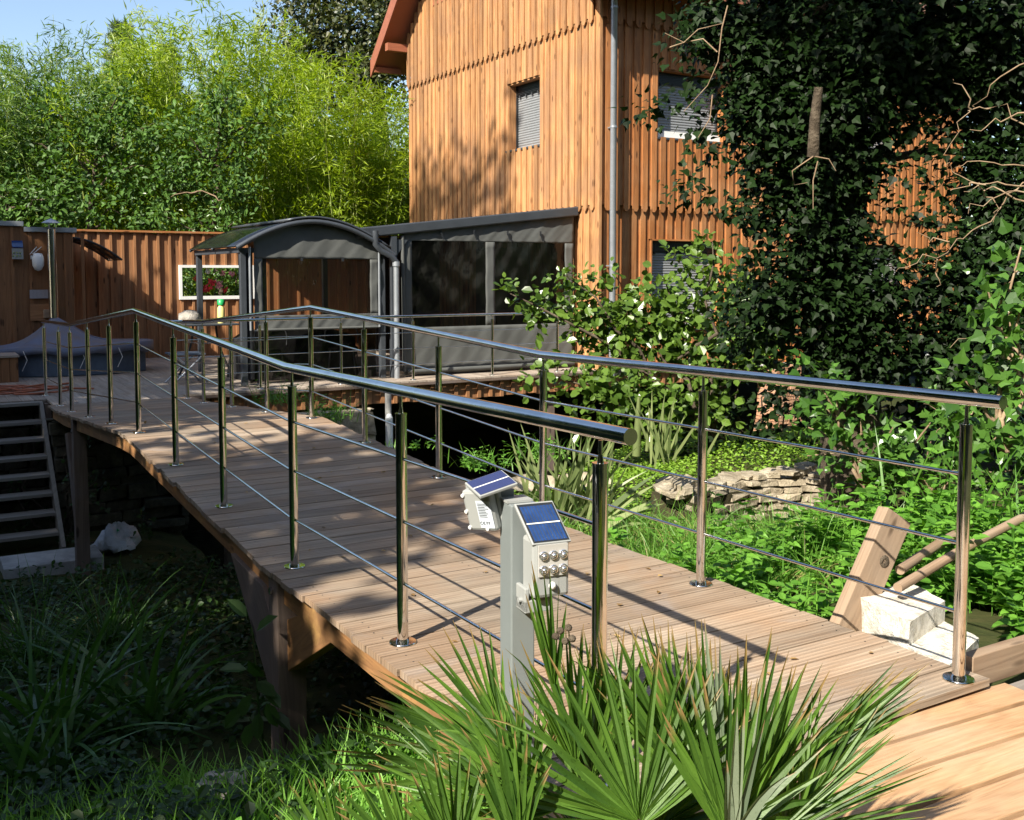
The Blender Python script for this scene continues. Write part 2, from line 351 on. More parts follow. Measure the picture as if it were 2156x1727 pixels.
    def lathe(s, c, prof, seg=20, m=0, ax=ZV, smooth=1):
        ax = norm(ax); x = norm(np.cross(ax, [0, 1, 0.1])); y = np.cross(ax, x); c = np.asarray(c, float)
        P = [[c + ax * z + (x * math.cos(2 * math.pi * j / seg) + y * math.sin(2 * math.pi * j / seg)) * r for j in range(seg + 1)] for r, z in prof]
        return s.grid(P[::-1] if False else P, m, smooth)
    def build(s, name, mats, parent=None, origin=None, bevel=0, solid=0):
        me = bpy.data.meshes.new(name); V = np.array(s.v)
        off = np.zeros(3)
        if parent is not None: off = np.array(TH[parent.name])
        elif origin is not None: off = np.array(origin, float)
        me.from_pydata((V - off).tolist(), [], s.f)
        uvl = me.uv_layers.new(name='UVMap'); uvl.data.foreach_set('uv', np.array(s.uv, 'f').ravel())
        if not isinstance(mats, (list, tuple)): mats = [mats]
        for mm in mats: me.materials.append(mm)
        me.polygons.foreach_set('material_index', s.mi); me.polygons.foreach_set('use_smooth', [bool(x) for x in s.sm])
        me.update()
        o = bpy.data.objects.new(name, me); col.objects.link(o)
        if parent is not None: o.parent = parent; TH[o.name] = TH[parent.name]
        elif origin is not None: o.location = off; TH[o.name] = tuple(off)
        else: TH[o.name] = (0, 0, 0)
        if solid:
            md = o.modifiers.new('solid', 'SOLIDIFY'); md.thickness = solid
        if bevel:
            md = o.modifiers.new('bevel', 'BEVEL'); md.width = bevel; md.segments = 2; md.limit_method = 'ANGLE'; md.angle_limit = R(40)
        return o
TH = {}
def tag(o, label=None, cat=None, group=None, kind=None):
    if label: o['label'] = label
    if cat: o['category'] = cat
    if group: o['group'] = group
    if kind: o['kind'] = kind
    return o
def thing(name, loc, label, cat, group=None):
    o = bpy.data.objects.new(name, None); col.objects.link(o); o.location = tuple(loc); o.empty_display_size = .1
    TH[o.name] = tuple(float(x) for x in loc); return tag(o, label, cat, group)
def copy_tree(o, parent=None, loc=None):
    c = o.copy(); col.objects.link(c); c.parent = parent
    if loc is not None: c.location = tuple(loc)
    TH[c.name] = TH.get(o.name, (0, 0, 0))
    for ch in list(o.children): copy_tree(ch, c)
    return c
# ---- fast leaf meshes
TEMPL = {
 'oval': (np.array([(0, 0, 0), (.28, .40, .10), (.68, .42, .10), (1, 0, -.06), (.68, -.42, .10), (.28, -.40, .10)]), [(0, 3, 2, 1), (0, 5, 4, 3)]),
 'slim': (np.array([(0, 0, 0), (.35, .5, .0), (1, 0, -.12), (.35, -.5, .0)]), [(0, 3, 2, 1)]),
 'ivy': (np.array([(0, 0, 0), (.02, .34, .05), (.30, .52, .07), (.52, .25, .03), (1, 0, -.05), (.52, -.25, .03), (.30, -.52, .07), (.02, -.34, .05), (.35, 0, 0)]),
         [(0, 8, 2, 1), (8, 4, 3, 2), (0, 7, 6, 8), (8, 6, 5, 4)]),
 'nettle': (np.array([(0, 0, 0), (.12, .30, .04), (.42, .40, .07), (.75, .20, .02), (1, 0, -.12), (.75, -.20, .02), (.42, -.40, .07), (.12, -.30, .04), (.5, 0, .0)]),
         [(0, 8, 2, 1), (8, 4, 3, 2), (0, 7, 6, 8), (8, 6, 5, 4)]),
}
def rand_dirs(n, zb=0.0):
    d = rng.normal(size=(n, 3)); d[:, 2] += zb; return d / np.linalg.norm(d, axis=1, keepdims=True)
def leaf_arrays(P, D, Nm, L, W, templ):
    T, faces = TEMPL[templ]; n = len(P)
    D = D / np.maximum(1e-6, np.linalg.norm(D, axis=1, keepdims=True))
    Sd = np.cross(Nm, D); Sd /= np.maximum(1e-6, np.linalg.norm(Sd, axis=1, keepdims=True)); Nn = np.cross(D, Sd)
    L = np.broadcast_to(np.asarray(L, float), (n,)); W = np.broadcast_to(np.asarray(W, float), (n,))
    V = P[:, None, :] + D[:, None, :] * (T[None, :, 0:1] * L[:, None, None]) + Sd[:, None, :] * (T[None, :, 1:2] * W[:, None, None]) + Nn[:, None, :] * (T[None, :, 2:3] * L[:, None, None])
    k = len(T); Fa = np.array(faces)[None] + (np.arange(n) * k)[:, None, None]
    return V.reshape(-1, 3), Fa.reshape(-1, 4)
def quads_mesh(name, parts, mats, parent=None, origin=(0, 0, 0), smooth=False):
    """parts: list of (V, F, matindex)"""
    off = np.array(TH[parent.name]) if parent is not None else np.array(origin, float)
    Vs, Fs, Ms = [], [], []; k = 0
    for V, Fa, mi in parts: Vs.append(V - off); Fs.append(Fa + k); Ms.append(np.full(len(Fa), mi)); k += len(V)
    V = np.concatenate(Vs); Fa = np.concatenate(Fs); Mi = np.concatenate(Ms)
    me = bpy.data.meshes.new(name); me.vertices.add(len(V)); me.vertices.foreach_set('co', V.astype('f').ravel())
    me.loops.add(Fa.size); me.loops.foreach_set('vertex_index', Fa.astype('i').ravel())
    me.polygons.add(len(Fa)); me.polygons.foreach_set('loop_start', np.arange(0, Fa.size, 4, dtype='i'))
    if not isinstance(mats, (list, tuple)): mats = [mats]
    for mm in mats: me.materials.append(mm)
    me.polygons.foreach_set('material_index', Mi.astype('i')); me.polygons.foreach_set('use_smooth', np.full(len(Fa), smooth))
    me.update(calc_edges=True)
    o = bpy.data.objects.new(name, me); col.objects.link(o)
    if parent is not None: o.parent = parent; TH[o.name] = TH[parent.name]
    else: o.location = tuple(off); TH[o.name] = tuple(off)
    return o
def blades(P, D, L, W, droop=0.6, seg=4, face=None, fold=0.0, taper=1.0, side=None):
    """curved grass-like blades: P base, D start direction, droop by gravity"""
    n = len(P); D = D / np.linalg.norm(D, axis=1, keepdims=True)
    L = np.broadcast_to(np.asarray(L, float), (n,)); W = np.broadcast_to(np.asarray(W, float), (n,)); dr = np.broadcast_to(np.asarray(droop, float), (n,))
    if side is None:
        if face is None: face = rand_dirs(n)
        side = np.cross(D, face)
    side = side / np.maximum(1e-6, np.linalg.norm(side, axis=1, keepdims=True))
    rows = []; p = P.copy(); d = D.copy()
    for k in range(seg + 1):
        t = k / seg; wd_ = W * (1 - t ** (1.6 * taper)) * (0.55 + .45 * min(1, t * 5)) * .5 + .0004
        rows.append((p - side * wd_[:, None], p + side * wd_[:, None]))
        d = d + np.array([0, 0, -1.]) * (dr / seg)[:, None] * (.4 + t); d = d / np.linalg.norm(d, axis=1, keepdims=True)
        p = p + d * (L / seg)[:, None]
    V = np.stack([x for r in rows for x in r], 1)       # n, 2(seg+1), 3
    fa = np.array([(2 * k, 2 * k + 1, 2 * k + 3, 2 * k + 2) for k in range(seg)])
    Fa = fa[None] + (np.arange(n) * 2 * (seg + 1))[:, None, None]
    return V.reshape(-1, 3), Fa.reshape(-1, 4)
def vnoise(P, f, seed=0):
    """cheap smooth noise of points, about -1..1"""
    r = np.random.default_rng(seed); o = np.zeros(len(P))
    for k in range(5):
        d = r.normal(size=3); d /= np.linalg.norm(d); o += np.sin(P @ d * f * (1 + .35 * k) + r.random() * 6.28 + 1.3 * np.sin(P @ np.roll(d, 1) * f * .7))
    return o / 2.6

# ------------------------------------------------------------ terrain
TS = [-300, -6, 1, 2.5, 3.5, 4.5, 5.3, 6, 6.6, 7.5, 9, 11.4, 12.7, 13.3, 19, 20.2, 24, 60, 300]
TW = [-300, -9, -4, 1.0, 2.3, 3.3, 4.2, 5.2, 6.2, 7.5, 10, 14, 20, 300]
TZ = [
 # -300  -9    -4    1.0   2.3   3.3   4.2   5.2   6.2   7.5   10    14    20   300
 [-1.6, -1.6, -1.6, -1.6, -1.6, -1.6, -1.6, -1.6, -1.6, -1.6, -1.6, -1.6, -1.6, -1.6],
 [-1.6, -1.6, -1.6, -1.55, -1.55, -1.55, -1.5, -1.5, -1.5, -1.5, -1.4, -1.4, -1.4, -1.6],
 [-1.6, -1.7, -1.8, -1.62, -1.55, -1.52, -1.5, -1.5, -1.5, -1.5, -1.4, -1.4, -1.4, -1.6],
 [-1.6, -1.7, -2.0, -1.90, -1.75, -1.58, -1.52, -1.5, -1.5, -1.5, -1.4, -1.4, -1.4, -1.6],
 [-1.6, -1.7, -2.2, -2.08, -1.95, -1.66, -1.58, -1.56, -1.55, -1.5, -1.4, -1.4, -1.4, -1.6],
 [-1.6, -1.7, -2.35, -2.34, -2.32, -1.80, -1.68, -1.75, -1.80, -1.6, -1.4, -1.4, -1.4, -1.6],
 [-1.6, -1.7, -2.45, -2.46, -2.42, -1.88, -1.76, -2.10, -2.35, -1.8, -1.5, -1.4, -1.4, -1.6],
 [-1.6, -1.7, -2.55, -2.55, -2.48, -1.95, -1.84, -2.25, -2.40, -1.8, -1.5, -1.4, -1.4, -1.6],
 [-1.6, -1.7, -2.6, -2.58, -2.45, -2.10, -2.00, -2.20, -1.98, -1.82, -1.5, -1.4, -1.4, -1.6],
 [-1.6, -1.7, -2.7, -2.75, -2.65, -2.20, -1.98, -2.00, -1.92, -1.80, -1.6, -1.4, -1.4, -1.6],
 [-1.6, -1.8, -2.9, -3.00, -3.00, -3.20, -3.30, -3.30, -2.20, -1.95, -1.9, -1.6, -1.5, -1.6],
 [-1.6, -1.8, -3.0, -3.10, -3.10, -3.40, -3.60, -3.60, -3.40, -3.00, -2.8, -2.3, -1.8, -1.6],
 [-1.6, -1.8, -3.0, -3.10, -3.10, -3.40, -3.60, -3.60, -3.60, -3.60, -3.4, -2.9, -2.2, -1.6],
 [-1.6, -1.8, -3.0, -3.10, -3.10, -3.40, -3.60, -3.60, -3.60, -3.60, -3.4, -3.0, -2.4, -1.6],
 [-1.6, -1.8, -3.0, -3.10, -3.10, -3.40, -3.60, -3.60, -3.60, -3.60, -3.4, -3.0, -2.4, -1.6],
 [-1.65] * 14, [-1.7] * 14, [-1.7] * 14, [-1.7] * 14]
TZ = np.array(TZ); TS = np.array(TS, float); TW = np.array(TW, float)
def ground_sw(s, w):
    s = np.clip(np.asarray(s, float), -299, 299); w = np.clip(np.asarray(w, float), -299, 299)
    i = np.clip(np.searchsorted(TS, s) - 1, 0, len(TS) - 2); j = np.clip(np.searchsorted(TW, w) - 1, 0, len(TW) - 2)
    a = (s - TS[i]) / (TS[i + 1] - TS[i]); b = (w - TW[j]) / (TW[j + 1] - TW[j])
    a = a * a * (3 - 2 * a); b = b * b * (3 - 2 * b)
    z = TZ[i, j] * (1 - a) * (1 - b) + TZ[i + 1, j] * a * (1 - b) + TZ[i, j + 1] * (1 - a) * b + TZ[i + 1, j + 1] * a * b
    return z + .03 * np.sin(s * 3.1 + w * 1.3) * np.cos(w * 2.7 - s) * (np.abs(w) < 20)
def ground(P): return ground_sw(P[..., 0] * U[0] + P[..., 1] * U[1], P[..., 0] * N[0] + P[..., 1] * N[1])
def knots(a): return np.concatenate(a)
gs = knots([[-400, -100, -30, -12], np.arange(-6, 22, .25), [23, 26, 32, 45, 80, 150, 400]])
gw = knots([[-400, -100, -30, -14], np.arange(-9, 20, .25), [22, 26, 35, 60, 150, 400]])
SS, WW = np.meshgrid(gs, gw, indexing='ij'); ZZ = ground_sw(SS, WW)
P = SS[..., None] * U + WW[..., None] * N + ZZ[..., None] * ZV
na, nb = SS.shape; idx = np.arange(na * nb).reshape(na, nb)
Fq = np.stack([idx[:-1, :-1], idx[:-1, 1:], idx[1:, 1:], idx[1:, :-1]], -1).reshape(-1, 4)
g_ = quads_mesh('ground', [(P.reshape(-1, 3), Fq, 0)], M['soilgreen'], smooth=True); tag(g_, kind='structure')
for (o_, a_, b_) in ((S(4.9, 4.9, -2.6), 2.2, 2.4), (S(9.4, 2.5, -3.6), 10.3, 14)):
    wb = MB(); wb.box(o_, U * a_, N * b_, ZV * .28); o = wb.build('water', M['water']); tag(o, kind='structure')

# ------------------------------------------------------------ footbridge
KS = [2.08, 4.75, 8.43, 12.1, 13.12]; KZ = [-1.37, -1.405, -1.25, -1.52, -1.56]
def dz(s): return float(np.interp(s, KS + [14.6], KZ + [-1.58]))
WL, WR = 1.58, 3.03
br = thing('footbridge', S(2, 2.3, -1.45), 'long arched wooden footbridge with weathered grooved boards crossing the gully', 'footbridge')
deck = MB(); s_ = 2.08; pitch = .142
while s_ < 13.1:
    e = random.uniform(-.012, .012); e2 = random.uniform(-.012, .012)
    a0, a1 = s_, min(s_ + pitch - .009, 13.118); z0, z1 = dz(a0), dz(a1); dzr = random.uniform(-.0015, .0015)
    o0 = S(a0, 1.455 + e, z0 - .027 + dzr); deck.box(o0, N * (1.675 - e + e2), S(a1, 0, z1) - S(a0, 0, z0), ZV * .027)
    s_ += pitch
deck.build('deck_boards', M['deck'], br)
sc_ = MB(); s_ = 2.08
while s_ < 8.0:
    for w_ in (1.535, 2.30, 3.06):
        for q in (.036, .104): c_ = S(s_ + q + random.uniform(-.004, .004), w_ + random.uniform(-.006, .006), dz(s_ + q) + .0006); sc_.prism([c_ + S(.0032 * math.cos(a), .0032 * math.sin(a)) for a in np.linspace(0, 5.236, 6)], ZV * .0006)
    s_ += pitch
o = sc_.build('screw_heads', M['darkmetal'], br); o['kind'] = 'stuff'
for w0, w1 in ((1.50, 1.57), (3.03, 3.10), (2.27, 2.33)):
    bm_ = MB(); top = [S(k, w0, dz(k) - .03) for k in np.linspace(2.12, 13.05, 24)]
    bot = [S(k, w0, dz(k) - .150) for k in np.linspace(2.12, 13.05, 24)]
    for k in range(23): bm_.prism([top[k], top[k + 1], bot[k + 1], bot[k]], N * (w1 - w0), along=U)
    bm_.build('edge_beam', M['beam'], br)
def pillar(s0, w0, zt, zb, a=.13, b=.14):
    m_ = MB(); m_.box(S(s0, w0, zb), ZV * (zt - zb), U * a, N * b); return m_.build('pillar', M['pillar'], br, bevel=.006)
for w0 in (1.465, 3.0):
    p_ = pillar(4.60, w0, dz(4.6) - .03, float(ground_sw(4.6, w0)) - .3)
    if w0 < 2:
        bo = MB(); bo.tube([S(4.67, w0 - .014, -1.50), S(4.67, w0 + .004, -1.50)], .018, 6); bo.build('bolt', M['steel2'], p_)
    p2 = pillar(11.15, w0, dz(11.2) - .03, float(ground_sw(11.2, w0)) - .2, .14, .13)
    if w0 < 2:
        bo = MB(); bo.tube([S(11.22, w0 - .014, -1.62), S(11.22, w0 + .004, -1.62)], .018, 6); bo.build('bolt', M['steel2'], p2)
    for poly, wo, mt in (([(4.58, -1.87), (4.58, -1.62), (4.19, -1.46), (3.99, -1.54)], .04, 'beam'), ([(5.42, -1.50), (4.86, -1.53), (4.73, -1.66), (4.73, -2.05)], .01, 'pillar'), ([(11.28, -2.85), (11.28, -2.6), (11.75, -1.70), (11.95, -1.74)], .02, 'pillar')):
        b2 = MB(); b2.prism([S(a, w0 + wo, z) for a, z in poly], N * .075, along=S(poly[0][0] - poly[3][0], 0, poly[0][1] - poly[3][1])); b2.build('brace', M[mt], br, bevel=.004)
cl = MB(); cl.box(S(2.12, 1.6, -1.56), N * 1.4, U * .08, ZV * .15)
for s_ in np.arange(3, 13, 1.2): cl.box(S(s_, 1.6, dz(s_) - .15), N * 1.4, U * .06, ZV * .11)
cl.build('cross_joist', M['pillar'], br)

# ------------------------------------------------------------ stainless railings
def post_tree(parent, loc, h=.95, flange=True):
    """one post with pin and flange, local coords"""
    mk = 'post_proto%.2f' % h
    if mk not in PROTO:
        m_ = MB(); m_.tube([(0, 0, 0), (0, 0, h - .085)], .0212, 20); m_.tube([(0, 0, h - .0849), (0, 0, h - .080)], .0226, 20)
        me1 = m_.build('post', M['steel']); m2 = MB(); m2.tube([(0, 0, h - .08), (0, 0, h - .058)], [.0095, .0062], 10); m2.tube([(0, 0, h - .058), (0, 0, h - .02)], .0062, 10)
        me2 = m2.build('pin', M['steel']); m3 = MB(); m3.lathe((0, 0, 0), [(.0, .0075), (.05, .0065)], 28, smooth=0); m3.lathe((0, 0, 0), [(.05, .0065), (.052, .004), (.052, 0)], 28)
        m3.tube([(0, 0, .0), (0, 0, .016)], .0245, 24)
        me3 = m3.build('base_flange', M['steel'])
        for o in (me2, me3): o.parent = me1
        PROTO[mk] = me1; c = me1
    else: c = copy_tree(PROTO[mk])
    c.parent = parent; c.location = Vector(loc) - Vector(TH[parent.name]); return c
PROTO = {}
def railing(name, pts_s, w, label, group=None, extra=None):
    loc = S(pts_s[0], w, dz(pts_s[0]))
    t = thing(name, loc, label, 'railing', group)
    for s_ in pts_s: post_tree(t, S(s_, w, dz(s_)))
    ks = [pts_s[0] - .13, 4.75, 8.43, 12.1, pts_s[-1] + .12]; h = .955
    path = [S(ks[0], w, dz(2.0) + h)] + [S(k, w, dz(k) + h) for k in ks[1:]]
    m_ = MB(); m_.tube(path, .0222, 28); hr = m_.build('handrail', M['steel'], t, bevel=.002)
    for hh in (.23, .465, .70):
        m_ = MB(); m_.tube([S(k, w, dz(k) + hh) for k in [pts_s[0], 4.75, 8.43, 12.1, pts_s[-1]]], .0062, 10); m_.build('rod', M['steel'], t)
    return t
LS = [2.19, 3.45, 4.68, 5.92, 7.12, 8.38, 9.61, 10.84, 12.07, 13.0, 14.4]
RS = [2.13, 3.43, 4.74, 6.02, 7.28, 8.46, 9.72, 10.95, 12.15, 12.95]
railing('bridge_railing', LS, WL, 'stainless steel railing on the near left edge of the footbridge', 'railings')
railing('bridge_railing', RS, WR, 'stainless steel railing on the far right edge of the footbridge', 'railings')
# terrace railing
t = thing('terrace_railing', S(13.95, 4.2, -1.58), 'stainless steel railing along the terrace edge in front of the pavilion', 'railing', 'railings')
TWp = [3.1, 4.2, 5.37, 6.5, 7.85, 9.05]
for w_ in TWp[1:]: post_tree(t, S(13.75, w_, -1.58))
m_ = MB(); m_.tube([S(13.75, 3.0, -.635), S(13.75, 9.45, -.635)], .021, 20); m_.build('handrail', M['steel'], t)
for hh in (.23, .465, .70):
    m_ = MB(); m_.tube([S(13.75, 3.1, -1.58 + hh), S(13.75, 9.72, -1.58 + hh)], .0055, 8); m_.build('rod', M['steel'], t)

# ------------------------------------------------------------ terrace
te = thing('terrace', S(13.6, 3.2, -1.6), 'raised grey plank terrace between the fence, the pavilion and the timber house', 'terrace')
m_ = MB(); w_ = -3.0
while w_ < 12.3:
    s0 = 13.12 if 1.44 < w_ < 3.1 else (13.96 if w_ <= 1.44 else 13.60)
    if w_ >= 9.7: m_.box(S(13.56, w_, -1.607), U * .13, N * .136, ZV * .027)
    else:
        cut = random.uniform(15.2, 17.5); m_.box(S(s0, w_, -1.607), U * (cut - s0 - .004), N * .136, ZV * .027); m_.box(S(cut, w_, -1.607), U * (19.83 - cut), N * .136, ZV * .027)
    w_ += .142
m_.build('floor_boards', M['terrace'], te)
m_ = MB(); w_ = 3.2; k = 0
while w_ < 12.3:
    zb = -1.90 + random.uniform(-.012, .012); m_.box(S(13.68, w_, zb), ZV * (-1.625 - zb), N * .145, U * .02)
    m_.box(S(13.648, w_ + .14, zb + .005), ZV * (-1.63 - zb), N * .055, U * .03); w_ += .2
m_.build('fascia', M['fence'], te)
m_ = MB(); m_.box(S(13.57, 3.2, -1.613), N * 8.4, U * .03, ZV * -.03)
for w_ in np.arange(1.5, 12, 1.6): m_.box(S(13.8, w_, -1.80), U * 6, N * .07, ZV * .18)
for w_ in (4.2, 8.9): m_.box(S(13.8, w_, -3.2), ZV * 1.4, N * .14, U * .14)
m_.build('joist', M['pillar'], te)
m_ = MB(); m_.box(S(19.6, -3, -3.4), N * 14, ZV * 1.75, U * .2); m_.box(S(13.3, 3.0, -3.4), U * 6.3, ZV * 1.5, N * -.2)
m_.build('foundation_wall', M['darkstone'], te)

def stone_wall(name, o, along, up, depth, L, H, mat, label, cat, rows=8, big=.35, gap=.012):
    """dry stone wall: irregular bevelled blocks in courses"""
    t = thing(name, o, label, cat); m_ = MB(); z = 0; along = norm(along); depth = np.asarray(depth, float)
    m_.box(np.asarray(o) + depth * .25, along * L, ZV * H * .96, depth * .7, 1)
    while z < H - .02:
        h = min(H - z, random.uniform(.7, 1.35) * H / rows); x = -random.random() * .1
        while x < L:
            l = min(random.uniform(.35, 1.3) * big, L - x + .02); dd = random.uniform(-.06, .04)
            c = np.asarray(o, float) + along * x + ZV * z + norm(depth) * dd
            a = along * (l - gap) + ZV * random.uniform(-.02, .02); b = ZV * (h - gap) + along * random.uniform(-.02, .02)
            i0 = len(m_.v); m_.box(c, a, b, depth * .35)
            for q in range(i0, i0 + 8): m_.v[q] = m_.v[q] + np.array([random.uniform(-1, 1) for _ in range(3)]) * min(h, l) * .10
            x += l
        z += h
    o_ = m_.build('stones', [mat, M['soil']], t, bevel=.012); return t
stone_wall('stone_wall', S(13.0, 1.52, -3.25), N, ZV, U * .4, 1.5, 1.55, M['darkstone'], 'dark stone wall under the far end of the bridge', 'stone wall', 11, .4)
stone_wall('rubble_pier', S(13.05, 4.55, -3.1), N, ZV, U * .5, 1.02, 1.24, M['stone'], 'sunlit rubble stone pier under the terrace edge', 'stone pier', 5, .38)
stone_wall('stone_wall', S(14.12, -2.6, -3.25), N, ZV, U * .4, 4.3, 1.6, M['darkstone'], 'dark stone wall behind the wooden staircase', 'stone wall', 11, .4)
# staircase
st = thing('staircase', S(12.26, .2, -3.05), 'grey open wooden staircase going down from the terrace into the gully', 'staircase')
for w0 in (1.44, -1.1):
    m_ = MB(); m_.prism([S(14.0, w0, -1.60), S(13.98, w0, -1.82), S(12.2, w0, -3.22), S(12.12, w0, -3.02), S(13.86, w0, -1.60)], N * .045, along=U - ZV * .8); m_.build('stringer', M['stair'], st)
for k in range(7):
    f = (k + 1) / 8; s0 = 13.86 - f * 1.75; z0 = -1.66 - f * 1.46
    m_ = MB(); m_.box(S(s0, -1.05, z0), N * 2.49, U * .24, ZV * .035); m_.build('tread', M['stair'], st)
m_ = MB(); m_.box(S(13.80, -1.05, -1.63), N * 2.49, U * .15, ZV * .035); m_.build('tread', M['stair'], st)
m_ = MB(); m_.box(S(11.3, .80, -3.25), N * .95, U * .55, ZV * .28); o = m_.build('concrete_block', M['conc'], None, S(11.3, .8, -3.25), bevel=.012)
tag(o, 'low grey concrete block at the foot of the staircase and bridge pillar', 'concrete block')
# plastic bag of rubbish
bg_ = thing('plastic_bag', S(11.8, 1.97, -3.02), 'white printed plastic bag lying under the bridge by the far pillar', 'bag')
m_ = MB(); c0 = S(11.8, 1.97, -3.02)
Pg = []
for i in range(15):
    ph = math.pi * .5 * i / 14 * 1.25 - .2; row = []
    for j in range(25):
        th = 2 * math.pi * j / 24; rr = .21 * math.cos(ph) * (1 + .16 * math.sin(3 * th + 2 * ph) + .09 * math.sin(7 * th + i) + .05 * math.sin(13 * th)); row.append(c0 + N * rr * 1.1 * math.cos(th) + U * rr * math.sin(th) * .8 + ZV * (.02 + (.20 + .05 * math.sin(2 * th + 1)) * math.sin(max(ph, -.1)) + .03 * math.sin(5 * th + i * 1.3) * math.cos(3 * th - i * .7)))
    Pg.append(row)
m_.grid(Pg); m_.build('bag_body', M['bag'], bg_)
m_ = MB()
for k, (dx, mi) in enumerate(((-.03, 0), (.05, 1), (.1, 1), (0, 2))):
    m_.lathe(c0 + N * dx + ZV * (.17), [(.0, .04), (.03, .02), (.035, 0), (.0, -.03)], 8, mi)
m_.build('wrappers', [M['orange'], M['violet'], M['greenp']], bg_)
# white pvc pipe
m_ = MB(); m_.tube([S(13.15, 5.84, -2.9), S(13.15, 5.84, -2.02)], .052, 16); m_.tube([S(13.15, 5.84, -2.03), S(13.15, 5.84, -1.975)], [.052, .03], 16); m_.tube([S(13.22, 5.86, -2.9), S(13.22, 5.86, -1.66)], .045, 14, 1); o = m_.build('drain_pipe', [M['pvc'], M['conc']], None, S(13.15, 5.84, -2.9))
tag(o, 'white plastic drain pipe standing beside the rubble pier', 'pipe')

# ------------------------------------------------------------ house
WX = 9.8; SX = 13.7; SB = 20.72; WB = 19.0
ho = thing('timber_house', S(SX, WX, -1.65), 'tall honey coloured timber house clad in vertical boards with scalloped edges', 'house')
levels = [(-1.65, 1.11, .0), (1.11, 4.09, .045), (4.09, 8.6, .09)]
winL = [(15.33, 16.45, 2.25, 3.45)]
winR = [(10.96, 12.45, 2.27, 3.40), (10.86, 12.43, -.95, .57), (15.6, 16.9, 2.27, 3.40), (15.7, 17.3, -.95, .57)]
def roof_z(s): return 5.05 + (min(s - SX, SB - s)) * .95
def cladding(to3, length, wins, topf, out, mat, name, period=.19):
    """to3(t) base point at distance t along the wall; out = outward unit vector"""
    m_ = MB(); al = norm(to3(1) - to3(0)); t = 0.0; k = 0
    while t < length:
        for (kind, a0, bw, th) in (('under', t, period * .5, .0), ('cover', t + period * .42, period * .58, .024)):
            mid = a0 + bw / 2
            if a0 + bw > length + .05: continue
            for li, (z0, z1, off) in enumerate(levels):
                ztop = min(z1 + (.02 if li < 2 else 0), topf(mid))
                if ztop <= z0 + .05: continue
                zb = z0 - (.095 if kind == 'cover' and li > 0 else (.0 if li else 0))
                segs = [(zb, ztop)]
                for (p0, p1, q0, q1) in wins:
                    if p0 < mid < p1:
                        ns = []
                        for (x0, x1) in segs:
                            if q1 <= x0 or q0 >= x1: ns.append((x0, x1)); continue
                            if q0 > x0: ns.append((x0, q0))
                            if q1 < x1: ns.append((q1, x1))
                        segs = ns
                for (x0, x1) in segs:
                    if x1 - x0 < .03: continue
                    jit = random.uniform(-.002, .002); d0 = off + th + jit
                    base = to3(a0) + out * d0
                    if kind == 'cover' and li > 0 and abs(x0 - zb) < 1e-6:
                        c = bw * .28; pr = [base + ZV * (x0 + .045), base + al * c + ZV * x0, base + al * (bw - c) + ZV * x0, base + al * bw + ZV * (x0 + .045), base + al * bw + ZV * x1, base + ZV * x1]
                        m_.prism(pr, out * .024, along=ZV)
                    else: m_.box(base + ZV * x0, ZV * (x1 - x0), al * bw, out * (.024 if th else .022))
        t += period; k += 1
    return m_.build(name, mat, ho)
cladding(lambda t: S(SB - t, WX, 0), SB - SX, [(SB - b, SB - a, c, d) for a, b, c, d in winL], lambda t: roof_z(SB - t) , -N, M['cladL'], 'wall_cladding')
cladding(lambda t: S(SX, WX + t, 0), WB - WX, [(a - WX, b - WX, c, d) for a, b, c, d in winR], lambda t: 5.05, -U, M['cladR'], 'wall_cladding')
m_ = MB()  # solid core with openings, built as panels
def core(o, al, th, L, z0, z1, wins):
    xs = sorted({0, L, *[w[0] for w in wins], *[w[1] for w in wins]})
    for a, b in zip(xs[:-1], xs[1:]):
        segs = [(z0, z1)]
        for (p0, p1, q0, q1) in wins:
            if p0 < (a + b) / 2 < p1:
                ns = []
                for (x0, x1) in segs:
                    if q0 > x0: ns.append((x0, min(q0, x1)))
                    if q1 < x1: ns.append((max(q1, x0), x1))
                segs = [s for s in ns if s[1] > s[0]]
        for x0, x1 in segs: m_.box(o + al * a + ZV * x0, ZV * (x1 - x0), al * (b - a), th)
core(S(SX + .16, WX + .003, 0), U, N * .15, SB - SX - .3, -1.65, 5.05, [(a - SX - .16, b - SX - .16, c, d) for a, b, c, d in winL])
core(S(SX + .003, WX + .003, 0), N, U * .15, WB - WX, -1.65, 5.05, [(a - WX, b - WX, c, d) for a, b, c, d in winR])
m_.prism([S(SX, WX + .01, 5.06), S(SB, WX + .01, 5.06), S((SX + SB) / 2, WX + .01, roof_z((SX + SB) / 2))], N * .14, along=ZV)
m_.box(S(SB - .15, WX, -1.65), N * 9, ZV * 6.7, U * .15); m_.box(S(SX + .2, WX + .2, -1.75), N * 8.9, U * 6.7, ZV * .1)
m_.box(S(SX + .2, WB - .15, -1.65), U * 6.7, ZV * 6.7, N * .15)
m_.build('wall_core', M['cladR'], ho)
# corner board and wall foot
m_ = MB(); m_.box(S(SX - .125, WX - .06, -1.6), ZV * 9.5, N * .05, U * .19); m_.build('corner_board', M['cladL'], ho)
m_ = MB(); m_.box(S(SX - .06, WX, -1.69), N * 9.2, U * .2, ZV * .035); m_.build('wall_foot_trim', M['white'], ho)
